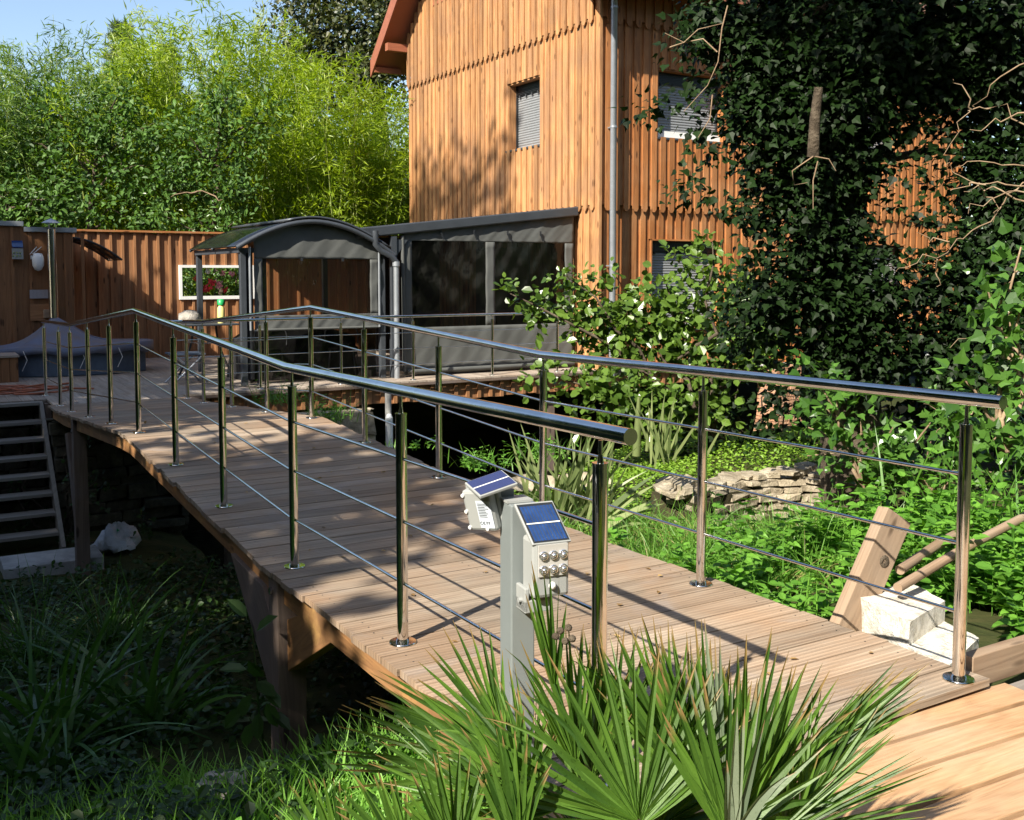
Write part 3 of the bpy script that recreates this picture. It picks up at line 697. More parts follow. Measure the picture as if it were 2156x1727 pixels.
# windows
def window(o, al, out, W_, H_, depth=.17, box=.22, sill=True, inner=None):
    """o lower left corner on the wall plane"""
    fr = MB(); i_ = -out * depth; ft = .025; lip = out * .055
    for (a, b, c) in ((o + lip, al * ft, ZV * H_), (o + lip + al * (W_ - ft), al * ft, ZV * H_)): fr.box(a, c, b, i_ - lip)
    fr.box(o + lip + ZV * (H_ - ft), al * W_, ZV * ft, i_ - lip)
    f_ = fr.build('window', M['cladR'] if inner is None else inner, ho)
    sh = MB(); n = int((H_ - box) / .045)
    for k in range(n):
        z = k * .045 + .03
        P_ = [[o + i_ * .8 + al * x + ZV * (z + .0235 - .0225 * math.cos(a)) + out * .011 * math.sin(a) for x in (ft, W_ - ft)] for a in np.linspace(.0, math.pi, 5)]
        sh.grid(P_, 0, 1)
    sh.box(o + i_ + al * ft + ZV * .02, al * (W_ - 2 * ft), ZV * (H_ - .05), out * .02); sh.build('roller_shutter', M['shutter'], f_)
    bx = MB(); bx.box(o + i_ * .75 + al * ft + ZV * (H_ - box), al * (W_ - 2 * ft), ZV * (box - ft), out * .02)
    for k in range(7): bx.box(o + i_ * .6 + al * ft + ZV * (H_ - box + .02 + k * .026), al * (W_ - 2 * ft), ZV * .008, out * .012)
    for x in (ft, W_ - ft - .03): bx.box(o + i_ * .7 + al * x, ZV * (H_ - ft), al * .03, out * .03)
    for k in range(5): bx.tube([o + i_ * .6 + al * (W_ * (k + .7) / 5.4) + ZV * (H_ - box - .03), o + i_ * .6 + al * (W_ * (k + .7) / 5.4) + ZV * (H_ - box + .01)], .022, 8)
    bx.build('shutter_rail', M['darkmetal'], f_)
    if sill:
        sb = MB(); sb.box(o - al * .06 + i_ - ZV * .035, al * (W_ + .12), -i_ + out * .09, ZV * .033); sb.build('sill', M['anth'], f_)
    return f_
for a, b, c, d in winL: window(S(b, WX, c), -U, -N, b - a, d - c, inner=M['cladL'])
for k, (a, b, c, d) in enumerate(winR):
    f_ = window(S(SX, a, c), N, -U, b - a, d - c)
    if c > 0:
        cz = MB(); cz.box(S(SX + .02, a + .03, c + .01), N * (b - a - .06), ZV * .11, U * .02); cz.build('bottom_rail', M['white'], f_)
# attic window above the left wall, its lower edge in view
aw = MB(); aw.box(S(19.4, WX - .13, 5.50), -U * 1.05, N * .05, ZV * .06); aw.box(S(19.38, WX - .12, 5.56), ZV * 1.0, -U * .06, N * .03); aw.box(S(18.45, WX - .12, 5.56), ZV * 1.0, -U * .06, N * .03)
aw.box(S(19.3, WX - .105, 5.56), -U * .9, ZV * 1.0, N * .015, 1)
aw.build('attic_window', [M['redbrown'], M['darkmetal']], ho)
# roof: gable toward the terrace, eave over the right face
mid = (SX + SB) / 2
for (se, sgn) in ((SX - .72, 1), (SB + .72, -1)):
    ze = 5.05 - .72 * .95 + .12; zr = roof_z(mid) + .12
    m_ = MB(); m_.prism([S(se, WX - .62, ze), S(mid, WX - .62, zr), S(mid, WX - .62, zr + .16), S(se, WX - .62, ze + .16)], N * 10.2, along=N); m_.build('roof_slope', M['tile'], ho)
    m_ = MB(); m_.prism([S(se, WX - .66, ze - .16), S(mid, WX - .66, zr - .16), S(mid, WX - .66, zr + .20), S(se, WX - .66, ze + .20)], N * .035, along=U + ZV * .95 * sgn); m_.build('barge_board', M['roofred'], ho)
    m_ = MB(); m_.prism([S(se, WX - .61, ze - .03), S(mid, WX - .61, zr - .03), S(mid, WX - .61, zr - .002), S(se, WX - .61, ze - .002)], N * 10.1, along=N); m_.build('roof_soffit', M['redbrown'], ho)
m_ = MB(); m_.box(S(SB - .1, WX - .60, 4.78), N * .6, U * .14, ZV * .16); m_.box(S(SB + .55, WX - .62, 4.42), N * .62, U * .1, ZV * .12); m_.build('purlin', M['redbrown'], ho)
# zinc downpipe
dp = MB(); dp.tube([S(13.46, 9.93, -1.7), S(13.46, 9.93, 4.6), S(13.1, 9.93, 4.95)], .053, 18); dpo = dp.build('downpipe', M['zinc'], ho)
for z in (-.9, .10, 2.32, 4.2):
    c_ = MB(); c_.tube([S(13.46, 9.93, z), S(13.46, 9.93, z + .035)], .060, 18); c_.box(S(13.49, 9.92, z + .008), U * .14, N * .02, ZV * .02); c_.build('pipe_clamp', M['zinc'], dpo)
# brick pier, void
stb = thing('brick_pier', S(13.5, 13.2, -3.2), 'reddish brick pier holding up the house behind the mossy bank', 'brick pier')
m_ = MB(); z = -3.6; r_ = 0
while z < -1.72:
    wdt = .62 if z > -2.6 else .62 + (-2.6 - z) * .5
    for d_ in range(1):
        x = -wdt / 2 + (-.11 if r_ % 2 else 0); xe = wdt / 2
        while x < xe - .02:
            x1 = min(x + .21, xe); x0 = max(x, -wdt / 2)
            if x1 - x0 > .03: m_.box(S(13.45 + random.uniform(-.006, .006), 13.95 + x0, z), N * (x1 - x0 - .012), U * .5, ZV * .052)
            x += .222
    z += .064; r_ += 1
m_.box(S(13.475, 13.95 - .3, -3.6), N * .6, U * .44, ZV * 1.9, 1); m_.build('bricks', [M['brick'], M['conc']], stb)

# ------------------------------------------------------------ pergola (sloping awning box and clear side curtain)
pg = thing('pergola', S(14.2, 5.9, -1.58), 'dark grey pergola with a sloping beam and roof fixed to the timber house', 'pergola')
def bz(w): return .66 + (w - 5.81) * (1.10 - .66) / (9.72 - 5.81)
m_ = MB()
m_.prism([S(14.12, 5.78, bz(5.78)), S(14.12, 9.72, bz(9.72)), S(14.12, 9.72, bz(9.72) - .155), S(14.12, 5.78, bz(5.78) - .155)], U * .13, along=N); m_.build('beam', M['anth'], pg, bevel=.02)
m_ = MB(); m_.prism([S(14.25, 5.78, bz(5.78) - .01), S(14.25, 9.75, bz(9.75) - .01), S(14.25, 9.75, bz(9.75) - .06), S(14.25, 5.78, bz(5.78) - .06)], U * 5.6, along=N); m_.build('roof_panel', M['anth'], pg)
m_ = MB(); m_.box(S(19.5, 6.0, -1.58), ZV * 2.1, N * .09, U * .09); m_.build('post', M['anth'], pg); m_ = MB(); m_.box(S(14.14, 6.34, -1.58), ZV * 2.13, N * .09, U * .09)
m_.prism([S(14.16, 6.43, .50), S(14.16, 6.62, .50), S(14.16, 6.43, .25)], U * .05); m_.build('post', M['anth'], pg)
m_ = MB(); m_.tube([S(14.06, 6.05, .62), S(14.06, 6.05, .42), S(14.06, 6.13, .33), S(14.06, 6.30, .25), S(14.06, 6.38, .16)], .045, 14); m_.tube([S(14.06, 6.38, .17), S(14.06, 6.38, -1.58)], .042, 16, 1); m_.tube([S(14.06, 6.38, .10), S(14.06, 6.38, .17)], .056, 16, 1)
m_.build('drain_pipe', [M['anth'], M['zinc']], pg)
cu = thing('awning_curtain', S(14.2, 6.55, -1.56), 'olive grey fabric side curtain with two large clear windows under the pergola beam', 'curtain')
def wob(w, z): return .018 * math.sin(w * 9 + z * 6 + 2 * math.sin(z * 3)) + .012 * math.sin(w * 21 - z * 13) + .008 * math.sin((w - z) * 40)
def sheet(w0, w1, zf0, zf1, s=14.2, nw=None, nz=None, amp=.4):
    m_ = MB(); nw = nw or max(2, int((w1 - w0) / .04)); nz = nz or 14
    Pp = []
    for i in range(nw + 1):
        w = w0 + (w1 - w0) * i / nw; a, b = (zf0(w) if callable(zf0) else zf0), (zf1(w) if callable(zf1) else zf1)
        Pp.append([S(s + wob(w, a + (b - a) * j / nz) * amp, w, a + (b - a) * j / nz) for j in range(nz + 1)])
    m_.grid(Pp); return m_
for (a, b, c, d) in ((6.56, 9.66, .49, lambda w: bz(w) - .14), (6.56, 6.70, -.83, .49), (7.985, 8.155, -.83, .49), (9.49, 9.66, -.83, .49), (6.56, 9.66, -1.55, -.83)):
    sheet(a, b, c, d, 14.19, amp=.32).build('fabric_panel', M['fabric'], cu, solid=.003)
m_ = MB(); m_.tube([S(14.17, 6.6, -1.50), S(14.17, 9.66, -1.50)], .035, 12); m_.build('hem_bar', M['fabric'], cu)
m_ = MB(); m_.tube([S(14.18, 6.56, -1.5), S(14.18, 6.54, .56)], .03, 10); m_.build('edge_roll', M['fabric'], cu)
for (a, b) in ((6.70, 7.985), (8.155, 9.49)): sheet(a, b, -.83, .49, 14.20, 24, 20, .10).build('clear_window', M['darkvinyl'], cu)
for w_ in (7.18, 7.76, 8.37, 8.99):
    m_ = MB(); m_.box(S(14.15, w_ - .012, .60), N * .024, ZV * .075, U * .012); m_.prism([S(14.14, w_ - .012, .61), S(14.14, w_ + .014, .61), S(14.14, w_ + .055, .52), S(14.14, w_ + .03, .51)], U * .008)
    m_.build('strap_buckle', M['darkmetal'], cu)
# black sheet added at the back so the pergola inside stays dark
m_ = MB(); m_.box(S(19.3, 8.3, -1.58), N * 1.45, ZV * 2.3, U * .05); o = m_.build('dark_backing', M['blackfab'], pg)
dr = thing('door', S(15.2, WX - .05, -1.58), 'dark house door with ring handle behind the clear curtain', 'door')
m_ = MB(); m_.box(S(15.75, WX - .09, -1.55), ZV * 2.02, U * 1.9, N * .04); m_.build('door_panel', M['darkmetal'], dr)
m_ = MB(); m_.box(S(15.7, WX - .10, -1.57), ZV * 2.08, U * .05, N * .06); m_.build('door_frame', M['anth'], dr)

# ------------------------------------------------------------ barrel roofed pavilion
ga = thing('pavilion', S(14.2, 4.1, -1.58), 'dark pavilion with curved smoked roof and clear front window on the terrace', 'pavilion')
G0, G1 = 4.06, 6.24; GS0, GS1 = 14.2, 16.6
def arch(w, lift=0): x = (w - 5.12) / 1.14; return .76 + lift - .40 * abs(x) ** 1.9
ws = np.linspace(4.0, 6.36, 26)
m_ = MB(); m_.grid([[S(s, w, arch(w)) for s in np.linspace(GS0 - .12, GS1 + .15, 6)] for w in ws]); m_.build('roof_sheet', M['polyc'], ga, solid=.02)
ws2 = np.linspace(4.72, 6.30, 18)
m_ = MB(); m_.grid([[S(s, w, arch(w, .05)) for s in np.linspace(GS0 - .14, GS1 + .3, 4)] for w in ws2]); m_.build('roof_vent_sheet', M['anth'], ga, solid=.03)
for (s_, r_) in ((GS0 - .13, .035), (15.4, .022), (GS1 + .13, .022)):
    m_ = MB(); m_.tube([S(s_, w, arch(w, -.03)) for w in ws], r_, 10); m_.build('arch_rib', M['anth'], ga)
for (s_, w_, z1) in ((GS0, G0 + .02, .33), (GS0, G1 - .06, .36), (GS1, G0 + .02, .33), (GS1, G1 - .06, .36), (GS1, 5.12, .3)):
    m_ = MB(); m_.box(S(s_, w_, -1.58), ZV * (z1 + 1.58), N * .085, U * .085); m_.build('post', M['anth'], ga, bevel=.008)
m_ = MB(); m_.box(S(GS0, G0, .28), N * (G1 - G0), U * .06, ZV * .07)
for w_ in (G0, G1 - .06): m_.box(S(GS0 + .06, w_, .28), U * 2.4, N * .06, ZV * .07)
m_.build('eave_beam', M['anth'], ga)
for (w_) in (G0 + .13, G1 - .11):
    m_ = MB(); m_.tube([S(14.12, w_, .36), S(14.12, w_, -.80)], .017, 10); m_.build('curtain_pole', M['zinc'], ga)
fv = sheet(G0 + .2, G1 - .08, .20, lambda w: arch(w, -.05), 14.16, 40, 12, .38); fv.build('valance', M['fabric'], ga, solid=.003)
sheet(G0 + .2, G0 + .32, -.60, .20, 14.16, 4).build('curtain_edge', M['fabric'], ga, solid=.003)
sheet(G1 - .24, G1 - .10, -.60, .20, 14.16, 4).build('curtain_edge', M['fabric'], ga, solid=.003)
sheet(G0 + .2, G1 - .10, -.80, -.60, 14.16).build('curtain_band', M['fabric'], ga, solid=.003)
sheet(G0 + .32, G1 - .24, -.60, .20, 14.17, 24, 12, .12).build('clear_window', M['smoke'], ga)
sheet(G0 + .16, G1 - .10, -1.56, -.82, 14.30).build('lower_panel', M['darkvinyl'], ga)
m_ = MB(); m_.tube([S(14.14, G0 + .22, -.80), S(14.14, G1 - .1, -.80)], .018, 8); m_.build('hem_bar', M['fabric'], ga)
for w_ in (4.93, 5.55):
    m_ = MB(); m_.box(S(14.12, w_, .17), N * .03, ZV * .05, U * .02); m_.build('buckle', M['darkmetal'], ga)
# rolled curtain at the left corner
m_ = MB(); m_.tube([S(14.27, G0 + .16, .30), S(14.27, G0 + .165, -1.5)], .05, 10); m_.build('rolled_curtain', M['darkmetal'], ga)
# covered spa inside
def cover_lump(name, c, a, b, h, mat, label, cat):
    m_ = MB(); rows = []
    for i in range(13):
        f = i / 12; zz = h * (f if f < .8 else .8 + (f - .8)); k = 1 - .10 * f - (.55 * max(0, f - .8) / .2)
        rows.append([c + N * (a * k * math.copysign(abs(math.cos(t)) ** .5, math.cos(t)) * (1 + .03 * math.sin(9 * t + f * 7))) + U * (b * k * math.copysign(abs(math.sin(t)) ** .5, math.sin(t)) * (1 + .03 * math.sin(11 * t))) + ZV * zz for t in np.linspace(0, 2 * math.pi, 49)])
    rows.append([c + ZV * (h * 1.02)] * 49); m_.grid(rows); o = m_.build(name, mat, None, c); return tag(o, label, cat)
cover_lump('covered_spa', S(15.3, 5.2, -1.58), .95, .6, .78, M['blackfab'], 'black covered round table set standing inside the pavilion', 'covered furniture')
def ring_chair(c, yaw, label):
    t = thing('hoop_chair', c, label, 'chair', 'tubular chairs in the pavilion'); d = np.array([math.cos(yaw), math.sin(yaw), 0]); e = np.array([-d[1], d[0], 0])
    m_ = MB(); m_.tube([c + e * .25 * math.cos(a) + ZV * (.62 + .28 * math.sin(a)) - d * .2 for a in np.linspace(-.3, math.pi + .3, 14)], .012, 8); m_.build('back_hoop', M['zinc'], t)
    m_ = MB(); m_.lathe(c + ZV * .44, [(0, .03), (.2, .03), (.23, .0), (.2, -.03), (0, -.03)], 20); m_.build('seat', M['blackfab'], t)
    for sx in (-.17, .17):
        for sy in (-.17, .17): m_ = MB(); m_.tube([c + d * sx + e * sy + ZV * .43, c + d * sx * 1.25 + e * sy * 1.25], .012, 8); m_.build('leg', M['zinc'], t)
    return t
ring_chair(S(14.62, 4.55, -1.58), 2.2, 'tubular hoop backed chair at the left inside the pavilion')
ring_chair(S(14.62, 5.75, -1.58), 1.6, 'tubular hoop backed chair at the right inside the pavilion')

# ------------------------------------------------------------ fence
FS = 19.85
fe = thing('timber_fence', S(FS, 2.5, -1.58), 'tall brown board fence with cover strips and a framed opening', 'fence')
op = (4.53, 5.98, -.50, .15)
m_ = MB(); w_ = 2.5; k = 0
while w_ < 9.7:
    for (a, bw, d0, th) in ((w_, .205, 0, .022), (w_ + .185, .045, -.045, .045)):
        segs = [(-1.6, .74)]
        if op[0] < a + bw / 2 < op[1]: segs = [(-1.6, op[2]), (op[3], .74)]
        for z0, z1 in segs: m_.box(S(FS + d0 + random.uniform(-.002, .002), a, z0), ZV * (z1 - z0), N * bw * .98, U * th)
    w_ += .208
m_.build('boards', M['fence'], fe)
m_ = MB(); m_.box(S(FS - .075, 2.5, .745), N * 7.2, U * .13, ZV * .035); m_.build('cap_rail', M['cladR'], fe)
fr = MB()
for (a, b, c) in ((S(FS - .07, op[0], op[2]), N * (op[1] - op[0]), ZV * .06), (S(FS - .07, op[0], op[3] - .05), N * (op[1] - op[0]), ZV * .05), (S(FS - .07, op[0], op[2] + .06), ZV * (op[3] - op[2] - .11), N * .05), (S(FS - .07, op[1] - .07, op[2] + .06), ZV * (op[3] - op[2] - .11), N * .07)): fr.box(a, b, c, U * .12)
fr.build('opening_frame', M['white'], fe)
# ------------------------------------------------------------ shed with flue
SH = 18.2
sh = thing('timber_shed', S(SH, -1.5, -1.58), 'dark brown board shed with pale metal coping beside the fence', 'shed')
m_ = MB(); w_ = -2.6
while w_ < 2.45:
    top = .74 if w_ < 1.68 else .655; bw = min(.25, 2.45 - w_)
    m_.box(S(SH + random.uniform(-.003, .003), w_, -1.58), ZV * (top + 1.58), N * bw * .97, U * .025); m_.box(S(SH - .02, w_ + .215, -1.58), ZV * (top + 1.58), N * .05, U * .02)
    w_ += .262
m_.box(S(SH + .03, -2.6, -1.58), N * 5.04, U * 1.6, ZV * 2.2)
s_ = SH
while s_ < FS - .1: m_.box(S(s_, 2.452, -1.58), ZV * 2.23, U * .2, N * .022); s_ += .21
m_.build('wall_boards', M['shed'], sh)
for (a, b, z) in ((-2.65, 1.74, .75), (1.745, 2.53, .662)): m_ = MB(); m_.box(S(SH - .06, a, z), N * (b - a), U * 1.66, ZV * .075); m_.build('coping', M['zinc'], sh)
fl = thing('stove_flue', S(SH - .25, 2.14, -.7), 'tall shiny metal stove flue with pointed rain cap in front of the shed', 'flue')
m_ = MB(); m_.tube([S(SH - .2, 2.13, -.72), S(SH - .2, 2.13, .70)], .068, 24); m_.build('pipe', M['steel2'], fl)
m_ = MB(); m_.lathe(S(SH - .2, 2.13, .80), [(.15, 0), (.07, .045), (.0, .075)], 20); m_.lathe(S(SH - .2, 2.13, .80), [(.15, 0), (.0, .012)], 20)
for a in (0, 2.1, 4.2): m_.tube([S(SH - .2 + .06 * math.sin(a), 2.13 + .06 * math.cos(a), .68), S(SH - .2 + .07 * math.sin(a), 2.13 + .07 * math.cos(a), .81)], .006, 6)
m_.build('rain_cap', M['zinc'], fl)
# canopy on the hidden door of the shed
ca = thing('door_canopy', S(18.6, 2.48, .5), 'small curved door canopy of dark framed sheet at the shed corner', 'canopy')
ang = np.linspace(0, 1, 9)
m_ = MB(); m_.grid([[S(s, 2.48 + .78 * a, .58 - .36 * a ** 1.8) for s in (18.35, 19.0, 19.6)] for a in ang]); m_.build('sheet', M['smoke'], ca, solid=.008)
for s_ in (18.35, 19.0, 19.6):
    m_ = MB(); m_.tube([S(s_, 2.48 + .78 * a, .58 - .36 * a ** 1.8) for a in ang], .018, 8); m_.build('rib', M['darkmetal'], ca)
# fittings on the shed wall
ll = thing('security_light', S(SH - .06, 1.62, .3), 'small blue grey solar security light at the top of the shed wall', 'light')
m_ = MB(); m_.box(S(SH - .12, 1.56, .22), N * .16, ZV * .17, U * .07); m_.build('housing', M['lampbox'], ll)
m_ = MB(); m_.prism([S(SH - .13, 1.56, .40), S(SH - .13, 1.72, .40), S(SH - .03, 1.72, .50), S(SH - .03, 1.56, .50)], ZV * .015); m_.build('solar_panel', M['solar'], ll)
m_ = MB()
for i in range(3):
    for j in range(2): m_.lathe(S(SH - .125, 1.585 + i * .045, .27 + j * .05), [(.0, .002), (.018, .004)], 10, 0, -U)
m_.build('led', M['lens'], ll)
sc = thing('security_camera', S(SH - .1, 1.93, .2), 'white dome security camera with two aerials on the shed wall', 'camera')
m_ = MB(); m_.lathe(S(SH - .12, 1.93, .32), [(0, 0), (.06, -.01), (.085, -.06), (.09, -.12), (.085, -.2), (.05, -.27), (0, -.29)], 20); m_.box(S(SH - .08, 1.83, .22), U * .08, N * .06, ZV * .06); m_.build('body', M['white'], sc)
m_ = MB(); m_.lathe(S(SH - .165, 1.94, .09), [(0, .0), (.025, .0), (.028, -.01)], 12, 0, -U); m_.build('lens', M['darkmetal'], sc)
for a in (0, .07): m_ = MB(); m_.tube([S(SH - .09, 1.82 + a * .5, .30), S(SH - .09, 1.92 + a, .42)], .007, 6); m_.build('aerial', M['white'], sc)
sg = MB(); sg.box(S(SH - .05, 1.80, -.41), N * .27, ZV * .14, U * .02); o = sg.build('sign_plate', plain('grey_sign', (.33, .31, .33), .5, nz=.2, nscale=30), None, S(SH - .05, 1.8, -.41)); tag(o, 'small pale grey sign plate screwed to the shed wall', 'sign')
bt = thing('switch_box', S(SH - .05, 1.98, -.72), 'small cream outdoor switch box on a brown backing board', 'switch box')
m_ = MB(); m_.box(S(SH - .04, 1.80, -.77), N * .32, ZV * .27, U * .015); m_.build('backing_board', M['fence'], bt)
m_ = MB(); m_.box(S(SH - .10, 1.99, -.73), N * .10, ZV * .14, U * .058); m_.build('box', M['plank'], bt, bevel=.008)

# ------------------------------------------------------------ tarpaulin covered fire tub
tb = thing('covered_tub', S(17.3, 2.2, -1.58), 'low tub wrapped in blue grey panels under a pointed tarpaulin cover', 'tub')
tc0 = S(17.45, 2.35, -1.58)
m_ = MB(); oc = [(tc0 + N * (1.12 * math.cos(a)) + U * (.62 * math.sin(a))) for a in np.linspace(0, 2 * math.pi, 9)[:-1] + .39]
m_.prism(oc, ZV * .42, along=N); m_.build('tub_wall', M['tub'], tb, bevel=.02)
apex = S(18.0, 2.13, -.68); rim = []
for j in range(33):
    a = 2 * math.pi * j / 32; rim.append(tc0 + N * (1.2 * math.cos(a)) + U * (.68 * math.sin(a)) + ZV * (.44 + .015 * math.sin(5 * a)))
rows = []
for i in range(11):
    f = i / 10; row = []
    for j in range(33):
        p = rim[j] * (1 - f) + apex * f
        sag = .16 * math.sin(math.pi * f) * (1 if f < 1 else 0); fold = .022 * math.sin(j * 1.35) * math.sin(math.pi * min(1, f * 1.1))
        # cover stays low on the right, rises to the flue on the left
        wloc = float(p @ N); low = max(0, min(1, (wloc - 2.45) / .5)); z = p[2] - sag + fold; z = z * (1 - low * .8) + (tc0[2] + .50) * low * .8
        row.append(np.array([p[0], p[1], z]))
    rows.append(row)
skirt = [p + np.array([0, 0, -.10 + .03 * math.sin(k * 2.1)]) for k, p in enumerate(rim)]
m_.__init__(); m_.grid([skirt] + rows); m_.build('tarpaulin', M['tarp'], tb, solid=.004)
for w_ in (1.55, 2.35, 2.9):
    m_ = MB(); m_.tube([S(16.80, w_, -1.16), S(16.78, w_ + .05, -1.30), S(16.80, w_ - .02, -1.46)], .005, 6); m_.build('tie_cord', M['white'], tb)
# step boxes
for (w0, w1, h, s0, lb) in ((.45, .98, .62, 16.6, 'tall brown wooden step box at the left end of the tub'), (.99, 1.45, .36, 16.4, 'low wooden step box with weathered lid beside the tub')):
    t = thing('step_box', S(s0, w0, -1.58), lb, 'wooden step', 'wooden steps by the tub'); m_ = MB()
    for k in range(4): m_.box(S(s0, w0 + k * (w1 - w0) / 4, -1.58), ZV * h, N * ((w1 - w0) / 4 - .006), U * .6)
    m_.build('body', M['shed'], t); m_ = MB()
    for k in range(4): m_.box(S(s0 - .03 + k * .165, w0 - .02, -1.58 + h + .002), N * (w1 - w0 + .03), U * .155, ZV * .03)
    m_.build('lid', M['terrace'], t)
# hose pile and bucket
m_ = MB()
for k in range(9):
    pts = [S(14.9 + .5 * math.sin(a * .7 + k) + k * .05, .2 + a * .24 + .1 * math.sin(a * 2 + k), -1.565 + .012 * (k % 4)) for a in np.linspace(0, 6 + (k % 3), 16)]
    m_.tube(pts, .013, 7)
o = m_.build('hose', M['orange'], None, S(14.9, .2, -1.58)); tag(o, 'tangled orange brown hose lying on the terrace boards', 'hose')
t = thing('bucket', S(15.35, .52, -1.58), 'teal plastic basin with pale rim at the left edge of the terrace', 'basin')
m_ = MB(); m_.lathe(S(15.35, .50, -1.58), [(.2, .0), (.26, .20), (.22, .20)], 24); m_.build('shell', M['teal'], t, solid=.006)
m_ = MB(); m_.tube([S(15.35 + .26 * math.sin(a), .50 + .26 * math.cos(a), -1.375) for a in np.linspace(0, 2 * math.pi, 24)], .014, 8); m_.build('rim', M['zinc'], t)
# high table with bundle and bottle near the pavilion
t = thing('bar_table', S(15.4, 3.95, -1.58), 'high bar table with curved metal legs left of the pavilion', 'table')
bt_c = S(15.5, 3.9, -1.58)
m_ = MB(); m_.box(bt_c + S(-.25, -.45, .80), N * .9, U * .5, ZV * .03); m_.build('table_top', M['anth'], t, bevel=.01)
for sgn in (-1, 1): m_ = MB(); m_.tube([bt_c + N * (.42 * sgn - .25 * sgn * math.sin(a)) + ZV * (.0 + .8 * a / 1.57) for a in np.linspace(0, 1.57, 8)], .016, 8); m_.build('leg', M['darkmetal'], t)
m_ = MB(); m_.lathe(bt_c + S(0, -.22, .83), [(0, 0), (.12, .0), (.17, .06), (.15, .14), (.07, .19), (0, .20)], 14)
for i in range(len(m_.v)): m_.v[i] = m_.v[i] + rng.normal(size=3) * .009
o = m_.build('wrapped_bundle', M['greyrock'], None, bt_c + S(0, -.22, .83)); tag(o, 'crumpled grey wrapped bundle resting on the bar table', 'bundle')
t = thing('spray_bottle', bt_c + S(0, .25, .83), 'yellow labelled green bottle standing on the bar table', 'bottle')
m_ = MB(); m_.lathe(bt_c + S(0, .25, .83), [(.05, 0), (.055, .02), (.055, .22), (.03, .27)], 16); m_.build('body', M['yellowp'], t)
m_ = MB(); m_.lathe(bt_c + S(0, .25, 1.10), [(.05, 0), (.055, .08), (0, .09)], 14); m_.build('cap', M['greenp'], t)
t = thing('folding_stool', S(15.3, 3.5, -1.58), 'low folding stool with pale blue grey tube frame beside the bar table', 'stool')
c_ = S(15.0, 3.5, -1.58)
for (e0) in (-.22, .22):
    m_ = MB(); m_.tube([c_ + N * -.25 + U * e0, c_ + N * .2 + U * e0 + ZV * .42], .014, 8); m_.tube([c_ + N * .25 + U * e0, c_ + N * -.2 + U * e0 + ZV * .42], .014, 8); m_.build('leg', M['zinc'], t)
m_ = MB(); m_.box(c_ + N * -.24 - U * .24 + ZV * .42, N * .46, U * .48, ZV * .02); m_.build('seat', M['tub'], t)

# ------------------------------------------------------------ new deck in the near right corner
nd = thing('entrance_deck', S(2.0, 1.4, -1.5), 'fresh honey coloured wide board deck stepping down from the bridge', 'deck')
m_ = MB(); rot = R(-3.2)
N2 = N * math.cos(rot) + U * -math.sin(rot) * -1; N2 = norm(N * math.cos(R(3.2)) - U * math.sin(R(3.2))); U2 = norm(U * math.cos(R(3.2)) + N * math.sin(R(3.2)))
o0 = S(2.115, 3.235, -1.412); lens_ = 0
for k in range(14):
    dd = .150; c = o0 - U2 * (dd * (k + 1)); ext = [0, .16, .45, .8, 1.2, 1.6, 2, 2, 2, 2, 2, 2, 2, 2][k]
    m_.box(c + N2 * ext - ZV * .03, -N2 * (2.2 + ext + .4), U2 * (dd - .020), ZV * .03)
m_.build('boards', M['newdeck'], nd, bevel=.004)
m_ = MB()
m_.box(o0 - N2 * 2.6 - U2 * 2.0 - ZV * .16, U2 * 1.98, N2 * 2.55, ZV * .02)  # dark sheet added below the boards so the gaps read dark
for w_ in (.3, 1.2, 2.4): m_.box(o0 - N2 * w_ - U2 * 1.9 - ZV * .14, U2 * 1.85, N2 * .06, ZV * .108)
m_.build('joist', M['pillar'], nd)
m_ = MB(); m_.box(S(2.16, 3.15, -1.445), N * 1.9, ZV * .115, U * .05); o = m_.build('edge_board', M['plank'], None, S(2.09, 3.17, -1.44), bevel=.004); tag(o, 'upright weathered board standing behind the right bridge end', 'board')
m_ = MB(); m_.box(S(1.98, 3.27, -1.485), N * 1.9, U * .14, ZV * .045); o = m_.build('edge_board', M['stair'], None, S(1.9, 3.27, -1.5), bevel=.004); tag(o, 'dark flat board lying below the upright board by the new deck', 'board')

# ------------------------------------------------------------ solar bollard lamp
LX = at(1089, 1050, 2.62); lx, ly = LX[0], LX[1]; ltop = at(1089, 1056, 2.62)[2]
la = thing('solar_bollard', (lx, ly, -1.58), 'grey square bollard carrying two solar floodlights beside the bridge railing', 'bollard light')
yaw = R(-17); fx = np.array([math.cos(yaw), math.sin(yaw), 0]); fy = np.array([-math.sin(yaw), math.cos(yaw), 0])   # fx right along the front face, fy away
fx = np.array([math.cos(R(22)), math.sin(R(22)), 0]); fy = np.array([-math.sin(R(22)), math.cos(R(22)), 0])
def LP(a, b, c): return np.array([lx, ly, ltop]) + fx * a + fy * b + ZV * c
m_ = MB(); m_.box(LP(-.033, -.04, -1.6), ZV * 1.6, fx * .066, fy * .08); m_.build('column', M['lamp'], la, bevel=.004)
m_ = MB(); m_.box(LP(-.036, -.02, .001), fx * .072, fy * .063, ZV * .006); m_.build('cap_plate', M['lampbox'], la)
